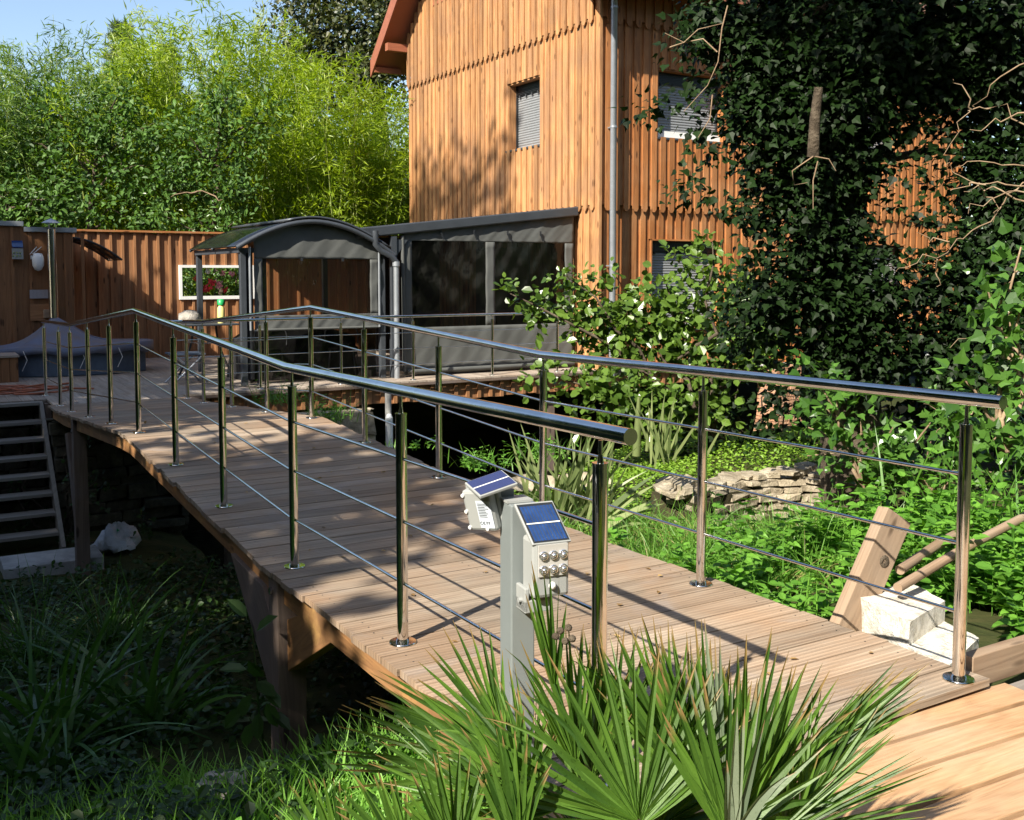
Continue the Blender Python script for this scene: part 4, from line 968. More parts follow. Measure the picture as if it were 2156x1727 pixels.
# front floodlight
h1 = MB(); h1.box(LP(-.008, -.125, -.222), fx * .100, fy * .075, ZV * .150); hd = h1.build('flood_head', M['lampbox'], la, bevel=.010)
m_ = MB(); m_.box(LP(.004, -.130, -.165), fx * .080, fy * .004, ZV * .080); m_.build('reflector_tray', plain('pale_tray', (.62, .60, .57), .3, .3), hd)
for i in range(3):
    for j in range(2):
        m_ = MB(); c_ = LP(.0175 + i * .0265, -.131, -.148 + j * .036); m_.lathe(c_, [(.0125, .0), (.0115, .004), (.007, .002), (.003, -.001)], 16, 0, -fy); m_.lathe(c_ - fy * .004, [(.006, 0), (.004, .004), (0, .005)], 12, 0, -fy); m_.build('led', M['lens'], hd)
m_ = MB(); m_.lathe(LP(.042, -.128, -.190), [(.010, 0), (.009, .006), (.005, .010), (0, .011)], 14, 0, -fy); m_.build('motion_sensor', M['white'], hd)
m_ = MB(); m_.box(LP(-.020, -.10, -.262), fx * .012, fy * .06, ZV * .062); m_.box(LP(-.02, -.10, -.264), fx * .075, fy * .06, ZV * .032)
m_.tube([LP(-.028, -.075, -.235), LP(-.018, -.075, -.235)], .007, 8); m_.build('bracket', M['lampbox'], hd, bevel=.006)
# tilted panel above it, leaning from the column top forwards
pa, pb = LP(-.030, -.046, .002), LP(-.010, -.120, -.088)
pv = norm(pb - pa); px_ = norm(fx + pv * 0.0); pn = norm(np.cross(px_, pv)); pn = pn if pn[2] > 0 else -pn
m_ = MB(); m_.box(pa, px_ * .106, (pb - pa), pn * .009); pn1 = m_.build('solar_panel', M['lampbox'], la, bevel=.002)
m_ = MB(); m_.box(pa + px_ * .004 + pv * .005 + pn * .0092, px_ * .098, (pb - pa) * .92, pn * .001); m_.build('cell_backing', M['darkmetal'], pn1)
m_ = MB()
for i in range(10):
    for j in range(2): m_.box(pa + px_ * (.009 + i * .0090) + pv * (.012 + j * .052) + pn * .0104, px_ * .0072, pv * .046, pn * .0006)
m_.build('cells', M['solar'], pn1)
m_ = MB(); m_.box(pa + px_ * .007 + pv * .0595 + pn * .0110, px_ * .092, pv * .0032, pn * .0006); m_.build('busbar', M['white'], pn1)
m_ = MB(); m_.box(LP(.032, -.098, -.098), fx * .016, fy * .02, ZV * .03); m_.build('panel_neck', M['lampbox'], la)
# rear floodlight, head facing away to the left, its back to us
q0 = LP(-.090, .05, -.030); hx = norm(fx * .75 + fy * .66 + ZV * .0); hx = norm(np.array([.80, -.55, .10])); hz = norm(np.array([-.25, -.10, .95])); hy = norm(np.cross(hx, hz)); hz = norm(np.cross(hy, hx)) * 1
if hz[2] < 0: hz = -hz
if hy[1] < 0: hy = -hy
m_ = MB(); m_.box(q0 - hx * .042 - hz * .055, hx * .09, hz * .112, hy * .028); r_ = m_.build('flood_head', M['lampbox'], la, bevel=.008)
m_ = MB(); m_.box(q0 - hx * .048 - hz * .060 + hy * .028, hx * .102, hz * .122, hy * .018); m_.build('bezel', M['lampbox'], r_, bevel=.006)
m_ = MB(); m_.box(q0 - hx * .0 - hz * .045 - hy * .0015, hx * .045, hz * .075, hy * .001); pl = m_.build('rating_label', plain('pale_label', (.55, .60, .66), .5), r_)
m_ = MB()
for k in range(9): m_.box(q0 + hx * .004 + hz * (.022 - k * .0045) - hy * .0022, hx * (.022 + .012 * random.random()), hz * .0014, hy * .0004)
# CE mark and letters as strokes
def arcs(cx, cz, r, a0, a1, n=8): return [q0 + hx * (cx + r * math.cos(a)) + hz * (cz + r * math.sin(a)) - hy * .0024 for a in np.linspace(a0, a1, n)]
for cx in (.006, .015): m_.tube(arcs(cx, -.031, .0040, R(60), R(300)), .0006, 5)
m_.tube([q0 + hx * .011 + hz * -.031 - hy * .0024, q0 + hx * .0150 + hz * -.031 - hy * .0024], .0006, 5)
for cx in (.022, .029): m_.tube([q0 + hx * cx + hz * -.0355 - hy * .0024, q0 + hx * cx + hz * -.0265 - hy * .0024, q0 + hx * (cx + .004) + hz * -.028 - hy * .0024, q0 + hx * cx + hz * -.031 - hy * .0024], .0006, 5)
m_.build('label_print', M['darkmetal'], pl)
m_ = MB()
for (a, b) in ((-.037, .045), (-.037, 0), (-.037, -.045), (.02, -.047)): m_.tube([q0 + hx * a + hz * b + hy * .001, q0 + hx * a + hz * b - hy * .004], .005, 8)
m_.build('screw', M['white'], r_)
pc = q0 + hz * .075 - hy * .03; ex = norm(np.array([.86, .42, .22])); ey = norm(np.array([-.50, .80, .20])); ey = norm(ey - ex * (ey @ ex)); en = norm(np.cross(ex, ey))
if en[2] < 0: en = -en
pc = LP(-.060, .03, .040)
m_ = MB(); m_.box(pc - ex * .055 - ey * .045, ex * .110, ey * .090, en * .009); rp = m_.build('solar_panel', M['lampbox'], la, bevel=.002)
m_ = MB(); m_.box(pc - ex * .051 - ey * .041 + en * .0092, ex * .102, ey * .038, en * .001); m_.box(pc - ex * .051 + ey * .003 + en * .0092, ex * .102, ey * .038, en * .001); m_.build('cells', M['solar2'], rp)
m_ = MB(); m_.box(pc - ex * .051 - ey * .002 + en * .0092, ex * .102, ey * .004, en * .001); m_.build('busbar', M['white'], rp)
m_ = MB(); m_.box(LP(-.05, .035, -.075), fx * .055, fy * .03, ZV * .10); m_.build('rear_bracket', M['lamp'], la)

# ------------------------------------------------------------ right bank objects
ln = thing('timber_offcut', S(2.9, 3.35, -1.5), 'thick rough sawn timber plank leaning over the white stone block', 'plank')
a_, b_ = at(1776, 1322, 4.22), at(1880, 1075, 4.38); d = norm(b_ - a_); wv = norm(np.array([.93, .32, -.28])); wv = norm(wv - d * (wv @ d)); tv = norm(np.cross(d, wv))
if tv[1] < 0: tv = -tv
wv = norm(np.array([.90, .42, .0])); wv = norm(wv - d * (wv @ d)); tv = norm(np.cross(wv, d)); tv = tv if tv[1] > 0 else -tv
m_ = MB(); m_.box(a_ - wv * .03, b_ - a_, wv * .155, tv * .06); pk = m_.build('plank_body', M['plank'], ln, bevel=.004)
m_ = MB(); m_.lathe(a_ + d * .34 + wv * .065 - tv * .002, [(.028, 0), (.018, .006), (.006, -.004), (0, .003)], 9, 0, -tv); m_.build('knot', M['bark'], pk)
for (p0, p1, r0, r1, lb) in (((1890, 1238, 4.2), (2190, 1072, 5.0), .021, .022, 'longer round wooden pole leaning up to the right behind the last railing post'), ((1895, 1200, 4.4), (2048, 1108, 5.2), .022, .026, 'shorter thick wooden pole with charred end crossing behind the last railing post')):
    m_ = MB(); A, B = at(*p0), at(*p1); m_.tube([A, A * .5 + B * .5 + ZV * .012, B], [r0, (r0 + r1) / 2, r1], 12)
    o = m_.build('wooden_pole', M['plank'], None, A); tag(o, lb, 'pole', 'wooden poles on the right bank')
wbk = thing('stone_block', S(2.75, 3.45, -1.6), 'white limestone block with a notched front corner beside the bridge', 'stone block')
m_ = MB(); zt = -1.23
P0 = S(2.72, 3.22, 0); 
m_.prism([S(2.92, 3.46, -1.75), S(2.60, 3.39, -1.75), S(2.70, 3.74, -1.75), S(2.95, 3.80, -1.75)], ZV * .375); m_.prism([S(2.60, 3.39, -1.75), S(2.38, 3.33, -1.75), S(2.50, 3.68, -1.75), S(2.70, 3.735, -1.75)], ZV * .285); o = m_.build('block', M['limestone'], wbk)
bm = bmesh.new(); bm.from_mesh(o.data); bmesh.ops.triangulate(bm, faces=[f for f in bm.faces if len(f.verts) > 4]); bmesh.ops.subdivide_edges(bm, edges=bm.edges[:], cuts=5, use_grid_fill=True)
for v in bm.verts:
    p = np.array(v.co); n_ = vnoise(p[None], 9, 3)[0] * .012 + vnoise(p[None], 30, 4)[0] * .004
    top = p[2] > .02
    v.co += Vector((n_, n_ * .7, n_ * (.6 if top else .2)))
    sw_ = p + np.array(TH['stone_block']); s_, w_ = sw_ @ U, sw_ @ N
bm.to_mesh(o.data); bm.free()
for p in o.data.polygons: p.use_smooth = False
# dry stone stack, mossy bank
stk = thing('dry_stone_wall', S(6.35, 5.3, -2.2), 'low curved dry stone wall of flat slabs under the mossy bank', 'stone wall')
m_ = MB(); inner = MB()
def wall_c(f): return 5.45 + 1.75 * f, 6.12 + .26 * math.sin(f * 3.1) - .12 * f
zz_ = -2.40; row = 0
while zz_ < -1.84:
    h = random.uniform(.035, .075); f = 0.0
    while f < 1:
        l = random.uniform(.07, .28); wq, sq = wall_c(f); wq2, sq2 = wall_c(min(1, f + l / 1.75)); batter = (zz_ + 2.4) * .25
        c = S(sq + batter + random.uniform(-.035, .035), wq, zz_ + random.uniform(-.006, .006)); al = S(sq2, wq2, 0) - S(sq, wq, 0); al = norm(al) * (l - .012) + ZV * random.uniform(-.015, .015)
        i0 = len(m_.v); m_.box(c, al, U * random.uniform(.22, .36), ZV * (h - .008))
        for q in range(i0, i0 + 8): m_.v[q] = m_.v[q] + rng.normal(size=3) * .008
        f += l / 1.75
    zz_ += h; row += 1
for k in range(34):          # loose flat capping slabs
    f = random.random(); wq, sq = wall_c(f); a = random.random() * 3.14; lx_, ly_ = random.uniform(.12, .32), random.uniform(.10, .22); e1 = norm(N * math.cos(a) + U * math.sin(a)); e2 = norm(np.cross(ZV, e1))
    c = S(sq + .16 + random.random() * .35, wq, -1.85 + random.random() * .07) - e1 * lx_ / 2; i0 = len(m_.v); m_.prism([c, c + e1 * lx_ * .9 - e2 * ly_ * .2, c + e1 * lx_ + e2 * ly_ * .5, c + e1 * lx_ * .5 + e2 * ly_, c - e1 * lx_ * .05 + e2 * ly_ * .6], ZV * random.uniform(.03, .06))
    t1, t2 = random.uniform(-.12, .12), random.uniform(-.12, .12)
    for q in range(i0, len(m_.v)): d_ = m_.v[q] - c; m_.v[q] = m_.v[q] + ZV * (t1 * float(d_ @ e1) + t2 * float(d_ @ e2)) + rng.normal(size=3) * .004
m_.build('slabs', M['stone'], stk, bevel=.008)
for k in range(10):
    wq, sq = wall_c(k / 10); inner.box(S(sq + .14, wq, -2.5), N * .175, U * .55, ZV * .64)
inner.build('core', M['soil'], stk)
def boulder(c, r, mat, label, sq=(1, 1, .8), name='rock', seed=1, cuts=3):
    bm = bmesh.new(); bmesh.ops.create_icosphere(bm, subdivisions=cuts, radius=r)
    for v in bm.verts:
        p = np.array(v.co); n_ = vnoise(p[None] / r, 2.2, seed)[0] * .22 + vnoise(p[None] / r, 7, seed + 9)[0] * .05; v.co = Vector(p * (1 + n_) * np.array(sq))
    me = bpy.data.meshes.new(name); bm.to_mesh(me); bm.free(); me.materials.append(mat)
    o = bpy.data.objects.new(name, me); o.location = tuple(c); col.objects.link(o); return tag(o, label, 'rock')
rp_ = at(485, 1655, 4.05); boulder(rp_ - ZV * .04, .12, M['greyrock'], 'grey pitted boulder half buried in the shaded grass by the near pillar', (1.05, .8, .8), seed=4)
for k, (x, y, Y, r) in enumerate(((1560, 1008, 9.3, .13), (1600, 1015, 9.2, .10), (1530, 1032, 8.9, .14))): boulder(at(x, y, Y) - ZV * .03, r, M['stone'], ['pale rough stone on the mossy bank, furthest back', 'small pale stone on the mossy bank beside the larger one', 'brown rough stone at the left end of the dry stone wall'][k], (1.2, 1, .7), seed=k + 20)

# ============================================================ vegetation
def sw_of(P): return P @ U, P @ N
def scatter(n, s0, s1, w0, w1, mask=None):
    s = rng.uniform(s0, s1, n); w = rng.uniform(w0, w1, n)
    P = s[:, None] * U + w[:, None] * N; P[:, 2] = ground_sw(s, w)
    if mask is not None: k = mask(s, w); P = P[k]
    return P
def blob_leaves(blobs, dens, L, W, templ, clump=.16, out_bias=.5, hang=0.0, upn=.6, jit=.35):
    """blobs: (centre, radii, weight). leaves gathered in small sprays through each blob"""
    Ps, Ds, Ns = [], [], []
    for c, r, wgt in blobs:
        r = np.broadcast_to(np.asarray(r, float), (3,)); c = np.asarray(c, float)
        n = int(dens * wgt * (r.prod() ** (2 / 3))); per = 14; nc = max(2, n // per)
        d = rand_dirs(nc); rad = rng.random(nc) ** .42; cc = c + d * r * rad[:, None]
        cc = cc + (vnoise(cc, 3.1, 5)[:, None]) * r * .22
        nn = nc * per; k = np.repeat(np.arange(nc), per)
        off = rng.normal(size=(nn, 3)) * clump * (.6 + .6 * rng.random(nc))[k][:, None]
        P_ = cc[k] + off; o_ = (P_ - c) / r; o_ /= np.maximum(1e-6, np.linalg.norm(o_, axis=1, keepdims=True))
        D_ = rand_dirs(nn) * .8 + o_ * out_bias + off / clump * .4 + np.array([0, 0, -hang]); N_ = rand_dirs(nn) * jit * 1.6 + np.array([0, 0, upn]) + o_ * .5 + np.array([-.25, -.45, .1])
        Ps.append(P_); Ds.append(D_); Ns.append(N_)
    P_ = np.concatenate(Ps); D_ = np.concatenate(Ds); N_ = np.concatenate(Ns); n = len(P_)
    sz = rng.uniform(.5, 1.4, n)
    return leaf_arrays(P_, D_, N_, L * sz, W * sz, templ)
def limb(m_, a, b, r0, r1, wig=.06, seg=7, n=6):
    a, b = np.asarray(a, float), np.asarray(b, float); L = np.linalg.norm(b - a)
    pts = [a + (b - a) * t + rng.normal(size=3) * wig * L * math.sin(math.pi * t) * .5 + ZV * (.06 * L * math.sin(math.pi * t)) for t in np.linspace(0, 1, n)]
    m_.tube(pts, [r0 + (r1 - r0) * t for t in np.linspace(0, 1, n)], seg, cap=False); return pts
def tree(name, base, top, r, blobs, dens, L, W, templ, mat, label, cat, clump=.2, bark=None, twigs=2, group=None, **kw):
    t = thing(name, base, label, cat, group); base = np.asarray(base, float); top = np.asarray(top, float)
    m_ = MB(); tp = limb(m_, base, top, r, r * .45, .05, 10, 8)
    for c, rr, wgt in blobs:
        c = np.asarray(c, float); k = min(range(len(tp)), key=lambda i: abs(tp[i][2] - (c[2] - .6 * float(np.mean(rr)))) + .3 * np.linalg.norm(tp[i] - c)); k = max(1, k)
        q = limb(m_, tp[k], c, r * .38, r * .12, .12, 6, 5)
        for _ in range(twigs): limb(m_, q[random.randint(1, 4)], c + rand_dirs(1)[0] * np.asarray(rr) * .9, r * .12, r * .02, .15, 5, 5)
    m_.build('trunk', bark or M['bark'], t)
    V, Fa = blob_leaves(blobs, dens, L, W, templ, clump, **kw); quads_mesh('crown', [(V, Fa, 0)], mat, t); return t

# ---- bamboo thicket
def bamboo(base, label, n=13, H=7.2, mat='bamboo', spread=.7):
    t = thing('bamboo_clump', base, label, 'bamboo', 'bamboo clumps behind the fence'); m_ = MB(); Ps, Ds, Ns, Ls = [], [], [], []
    for k in range(n):
        a = random.random() * 6.28; rr = random.random() ** .5 * spread; b = np.asarray(base) + np.array([math.cos(a) * rr, math.sin(a) * rr, 0]); h = H * random.uniform(.72, 1.04)
        lean = np.array([math.cos(a), math.sin(a), 0]) * random.uniform(.2, 1.0) + rng.normal(size=3) * [.3, .3, 0]
        f = np.linspace(0, 1, 9); pts = [b + ZV * (h * x - .35 * h * max(0, x - .75) ** 1.6) + lean * (x ** 2.4) * 1.3 for x in f]
        m_.tube(pts, [.022 * (1 - .85 * x) for x in f], 5, cap=False)
        for x in np.arange(.16, 1.0, .042):
            c = np.array([np.interp(x, f, [p[i] for p in pts]) for i in range(3)]); d = rand_dirs(1)[0] * [1, 1, .25]; c2 = c + d * random.uniform(.12, .48) * (1.15 - .8 * x)
            m = 33; Ps.append(c2 + rng.normal(size=(m, 3)) * [.13, .13, .11]); Ds.append(rand_dirs(m) + d * .9 + [0, 0, .15 if x > .8 else -.35]); Ns.append(rand_dirs(m) * .6 + [-.2, -.4, .7]); Ls.append(rng.uniform(.14, .27, m))
    m_.build('culms', M['bamboo3'], t)
    P_, D_, N_, L_ = (np.concatenate(x) for x in (Ps, Ds, Ns, Ls)); V, Fa = leaf_arrays(P_, D_, N_, L_, L_ * .15, 'slim')
    quads_mesh('foliage', [(V, Fa, 0)], M[mat], t); return t
bpos = []
for k, (xd, Y, H, mt) in enumerate(((-20, 22.6, 6.9, 'bamboo2'), (50, 23.6, 7.3, 'bamboo2'), (120, 22.6, 6.7, 'bamboo2'), (200, 24.0, 7.3, 'bamboo2'), (250, 23.0, 7.0, 'bamboo'), (330, 24.5, 7.6, 'bamboo'),
        (400, 23.2, 7.1, 'bamboo'), (470, 24.8, 7.9, 'bamboo'), (530, 23.4, 7.2, 'bamboo'), (590, 24.6, 7.9, 'bamboo'), (650, 23.2, 6.7, 'bamboo'), (700, 25.0, 6.6, 'bamboo'), (750, 23.4, 6.0, 'bamboo'), (795, 24.0, 5.8, 'bamboo'), (838, 25.2, 5.7, 'bamboo'), (880, 26.5, 5.8, 'bamboo'),
        (150, 26.2, 8.2, 'bamboo2'), (20, 26.4, 7.9, 'bamboo2'), (290, 26.8, 8.1, 'bamboo'), (430, 27, 8.6, 'bamboo3'), (560, 27, 8.4, 'bamboo'), (680, 27.4, 7.3, 'bamboo'), (800, 27.4, 6.6, 'bamboo'))):
    p = np.array([(xd - CX) / F_ * Y, Y, -1.7]); bpos.append((p, H, mt, xd, Y))
protos = {}
LB = {'bamboo': 'yellow green feathery bamboo clump behind the fence', 'bamboo2': 'darker green bamboo clump behind the shed and fence', 'bamboo3': 'pale thin bamboo rising above the thicket into the sky'}
where = ['at the left edge of the photo', 'just behind the flue', 'in the centre', 'beside the maple', 'next to the house wall']
for k, (p, H, mt, xd, Y) in enumerate(bpos):
    row = 'front row' if Y < 24.3 else ('middle row' if Y < 26 else 'back row'); cnt = sorted([b[3] for b in bpos if (b[4] < 24.3) == (Y < 24.3) and (b[4] < 26) == (Y < 26)]).index(xd) + 1
    ordn = ['first', 'second', 'third', 'fourth', 'fifth', 'sixth', 'seventh', 'eighth', 'ninth', 'tenth', 'eleventh', 'twelfth', 'thirteenth'][cnt - 1]
    lb = {'bamboo': 'yellow green feathery bamboo clump', 'bamboo2': 'darker green bamboo clump', 'bamboo3': 'pale thin bamboo clump'}[mt] + ', %s from the left in the %s behind the fence' % (ordn, row)
    vari = (mt, k % 3)
    if vari not in protos: protos[vari] = (bamboo(p, lb, H=7.5, mat=mt), 7.5); o = protos[vari][0]
    else: o = copy_tree(protos[vari][0], None, p); o.rotation_euler = (0, 0, random.random() * 6.28); o['label'] = lb
    sc_ = H / 7.5; o.scale = (1.12, 1.12, sc_)
# ---- broad leaved bushes and trees behind the fence
def px(x, y, Y): return at(x, y, Y)
tree('broadleaf_tree', (-6.3, 21.6, -1.7), (-6.1, 21.6, 2.7), .09, [(px(470, 230, 21.3), (.55, .5, .7), 1), (px(400, 290, 21.3), (.8, .5, .6), 1), (px(520, 300, 21.2), (.6, .5, .5), 1), (px(450, 400, 21), (1.0, .5, .45), 1.1), (px(350, 400, 21), (.7, .5, .5), 1), (px(480, 190, 21.3), (.45, .4, .5), .9), (px(430, 330, 21), (1.1, .5, .6), 1.1), (px(560, 260, 21.4), (.4, .4, .4), .8), (px(540, 400, 21.0), (.35, .3, .3), .8), (px(440, 465, 20.9), (.9, .4, .25), 1)], 950, .115, .07, 'oval', M['oak'], 'grey green broad leaved small tree with a thin trunk in front of the bamboo', 'tree', .12)
tree('broadleaf_tree', (-9.0, 21.8, -1.7), (-8.8, 21.8, 2.2), .09, [(px(250, 200, 21.6), (.7, .5, .5), .9), (px(300, 270, 21.4), (.8, .5, .5), 1), (px(230, 260, 21.6), (.9, .5, .6), 1), (px(170, 340, 21.4), (1.0, .6, .7), 1), (px(280, 350, 21.3), (.9, .5, .6), 1), (px(120, 230, 21.8), (.8, .6, .6), 1), (px(230, 440, 21.1), (1.2, .5, .4), 1.1), (px(60, 300, 22), (.9, .6, .9), 1)], 950, .115, .07, 'oval', M['oak'], 'wide dark green broad leaved tree left of the thin trunked one', 'tree', .12)
tree('broadleaf_tree', (-10.8, 21.6, -1.7), (-10.8, 21.6, 1.6), .09, [(px(20, 420, 21.3), (1.3, .5, .7), 1.2), (px(110, 420, 21.1), (.9, .5, .6), 1.2), (px(-40, 300, 22), (1.0, .6, 1.0), 1)], 950, .115, .07, 'oval', M['oak'], 'dense dark bush behind the shed coping at the left edge', 'tree', .12)
tree('laurel_bush', (-6.0, 20.8, -1.7), (-6.0, 20.8, .6), .05, [(px(340, 455, 20.7), (.8, .35, .4), 1.2), (px(490, 470, 20.7), (.8, .35, .3), 1.2)], 800, .11, .055, 'oval', M['hedge'], 'glossy bright bush leaning over the top of the fence', 'bush', .1)
m_ = MB()
for (a, b) in (((405, 568 - 0, 0), 0),)[:0]: pass
limb(m_, px(412, 405, 20.6), px(470, 420, 20.7), .02, .008, .2); limb(m_, px(412, 405, 20.6), px(360, 415, 20.5), .018, .006, .2)
o = m_.build('bare_branch', M['twig'], None, px(412, 405, 20.6)); tag(o, 'pale dead branch sticking out of the bush above the fence', 'branch')
tree('maple_tree', (-3.6, 30.5, -1.7), (-4.3, 30.5, 10), .28, [(px(650, 60, 29.5), (1.3, 1.2, 1.3), 1), (px(740, 100, 29.2), (1.4, 1.2, 1.4), 1), (px(820, 60, 29.4), (1.5, 1.3, 1.4), 1), (px(620, -60, 30), (1.2, 1.2, 1.4), 1), (px(720, -80, 30), (1.8, 1.4, 1.6), 1), (px(830, -120, 30), (1.9, 1.5, 1.6), 1), (px(800, 180, 29), (1.2, 1.0, .9), .9), (px(700, -240, 30), (2.2, 1.5, 1.8), 1), (px(880, 60, 30), (1.4, 1.3, 1.5), 1), (px(700, 190, 29), (1.0, 1.0, .8), .9), (px(640, 140, 29.3), (.8, .9, .8), .8)], 1300, .135, .11, 'ivy', M['maple'], 'tall dark maple with rusty leaves beside the house roof', 'tree', .28)
def pine(base, H, label):
    t = thing('pine_tree', base, label, 'tree', 'pines behind the bamboo'); m_ = MB(); b = np.asarray(base, float); m_.tube([b, b + ZV * H], [.18, .02], 7); m_.build('trunk', M['bark'], t)
    Ps, Ds = [], []
    for z in np.arange(.35, 1, .035):
        for k in range(9):
            a = random.random() * 6.28; r = (1 - z) * 2.3 + .25; e = b + np.array([math.cos(a) * r, math.sin(a) * r, H * z + .18 * r])
            for q in np.linspace(.3, 1, 6): Ps.append(np.tile(b + ZV * H * z + (e - b - ZV * H * z) * q, (16, 1)) + rng.normal(size=(16, 3)) * .06); Ds.append(rand_dirs(16) + [math.cos(a) * .5, math.sin(a) * .5, .8])
    P_, D_ = np.concatenate(Ps), np.concatenate(Ds); V, Fa = leaf_arrays(P_, D_, rand_dirs(len(P_)), .22, .03, 'slim'); quads_mesh('crown', [(V, Fa, 0)], M['pine'], t)
pine((-14.6, 39, -1.7), 11.0, 'left pine tip showing above the bamboo'); pine((-13.2, 40, -1.7), 10.4, 'right lower pine tip showing above the bamboo')
# far tree belt closing the horizon
V, Fa = blob_leaves([((x, 46 + 6 * math.sin(x), 1.5), (5, 3, 4.2), 1) for x in np.arange(-50, 75, 6.)] + [((-34 - 2 * k, 40 - 9 * k, 2), (3, 5, 4.5), 1) for k in range(6)] + [((38 + 2 * k, 40 - 9 * k, 2), (3, 5, 5.5), 1) for k in range(6)], 120, .5, .3, 'oval', .6)
o = quads_mesh('distant_wood', [(V, Fa, 0)], M['oak'], origin=(0, 46, -1.7)); tag(o, 'far off wood closing the view behind the garden', 'woodland', kind='stuff')
# flowering shrub seen through the fence opening
fs = thing('flowering_shrub', S(20.5, 5.2, -1.6), 'pink and red flowering shrub seen through the white framed opening', 'shrub')
V, Fa = blob_leaves([(S(20.6, w, z), (.35, .3, .3), 1) for w in (4.4, 4.8, 5.2, 5.6, 6.0, 6.4) for z in (-1.1, -.55, -.15, .2)], 1500, .075, .045, 'oval', .09); quads_mesh('foliage', [(V, Fa, 0)], M['hedge'], fs)
m_ = MB()
for w in (4.6, 5.2, 5.8): limb(m_, S(20.6, w, -1.7), S(20.6, w + .1, .1), .03, .01)
m_.build('stems', M['bark'], fs)
for (x, y, c, r) in ((435, 605, 'redfl', .07), (447, 596, 'redfl', .07), (430, 612, 'redfl', .05), (462, 600, 'pinkfl', .07), (421, 600, 'pinkfl', .05), (488, 578, 'pinkfl', .06), (437, 572, 'white', .05), (470, 575, 'pinkfl', .045), (412, 586, 'redfl', .045), (520, 600, 'redfl', .07), (560, 603, 'pinkfl', .08), (590, 608, 'redfl', .06), (420, 575, 'redfl', .04), (475, 612, 'redfl', .05)):
    c0 = px(x, y, 19.3); k = 20.15 / (c0 @ U); c0 = c0 * k; nn = 26
    V, Fa = leaf_arrays(c0 + rng.normal(size=(nn, 3)) * r * .35, rand_dirs(nn), rand_dirs(nn), r, r * .8, 'oval'); quads_mesh('blossom', [(V, Fa, 0)], M[c], fs)

# ---- ivy covered tree on the right
iv = thing('ivy_covered_tree', at(1800, 1010, 8.6) - ZV * .1, 'big dark ivy covered tree leaning over the right half of the view', 'tree')
m_ = MB(); b0 = at(1805, 1010, 8.6) - ZV * .3
tpt = [b0, at(1790, 850, 8.6), at(1770, 600, 8.5), at(1755, 350, 8.4), at(1745, 100, 8.2), np.array([2.4, 7.9, 4.2]), np.array([2.2, 7.4, 6.8])]
m_.tube(tpt, [.30, .25, .22, .2, .18, .15, .08], 12)
for (a, b, r0) in ((tpt[4], at(1560, 120, 7.8), .07), (tpt[4], at(2000, 60, 8.0), .08), (tpt[5], (.2, 3.8, 6.3), .10), (tpt[6], (-.9, 2.2, 7.8), .08), (tpt[5], (3.6, 5.2, 6.4), .09), (tpt[3], at(2100, 330, 8.4), .05), (tpt[2], at(2050, 640, 8.2), .05), (tpt[3], at(1640, 330, 8), .045), (tpt[4], at(1500, 60, 8.0), .045), (tpt[2], at(1990, 700, 8.2), .04)): limb(m_, a, b, r0, r0 * .3, .1)
m_.build('trunk', M['bark'], iv)
B = []
def add(lst, Y=8.1, wgt=1.0):
    for (x, y, r) in lst: B.append((at(x, y, Y), (r, r * .8, r), wgt))
add([(1770, 60, .75), (1640, 30, .5), (1880, 30, .55), (2010, 60, .7), (2130, 60, .7), (1770, 200, .62), (1885, 130, .42), (2015, 175, .42), (2115, 230, .5), (1660, 170, .42), (1740, 340, .45), (1765, 330, .33), (1740, 460, .34), (1740, 580, .34), (1755, 560, .32), (1810, 650, .32), (1760, 690, .36), (1820, 760, .36), (1730, 760, .3)], 8.1, 1.25)
add([(2120, 380, .38), (2055, 370, .24), (2085, 460, .24), (2140, 480, .3), (2080, 560, .26), (2140, 620, .3), (2030, 640, .26), (2080, 720, .33), (1985, 740, .28), (2140, 790, .3), (1930, 700, .22), (2010, 560, .2)], 8.0, 1.0)
add([(1590, 150, .36), (1560, 70, .36), (1620, 250, .33), (1650, 360, .30), (1680, 470, .30), (1650, 600, .30), (1600, 690, .28), (1690, 640, .3), (1500, 60, .26), (1560, 640, .18), (1600, 440, .16), (1560, 220, .2)], 8.0, 1.0)
add([(1580, 90, .28), (1530, 50, .22), (1480, 30, .18), (1600, 220, .22), (1560, 180, .16), (1650, 290, .2), (1680, 400, .2), (1620, 360, .14), (1560, 300, .12), (1690, 500, .16), (1640, 450, .12), (1690, 620, .2), (1650, 560, .12)], 7.9, .75)
add([(1420, 120, .10), (1450, 100, .10), (1480, 160, .11), (1440, 200, .09), (1350, 230, .07), (1385, 235, .05), (1470, 260, .08), (1500, 320, .08), (1460, 370, .07), (1450, 410, .06), (1520, 400, .08), (1570, 440, .08), (1600, 500, .09), (1500, 210, .08), (1530, 260, .09), (1560, 370, .08), (1620, 620, .12), (1600, 700, .12), (1580, 560, .07)], 7.7, .55)
add([(1890, 345, .09), (1930, 360, .08), (1960, 400, .10), (1880, 540, .10), (1960, 560, .13), (1930, 615, .14), (1870, 560, .12), (1940, 460, .07), (1880, 420, .06), (1975, 300, .12), (1990, 350, .12), (1985, 430, .10), (1965, 480, .08), (1840, 290, .10), (1890, 270, .12)], 7.9, .6)
add([(1885, 600, .13), (1930, 640, .14), (1970, 590, .14), (1900, 560, .09), (1860, 640, .14), (2000, 500, .12)], 7.9, 1.0)
V, Fa = blob_leaves(B, 6600, .064, .056, 'ivy', .07, hang=.5); quads_mesh('ivy_foliage', [(V, Fa, 0)], M['ivy'], iv)
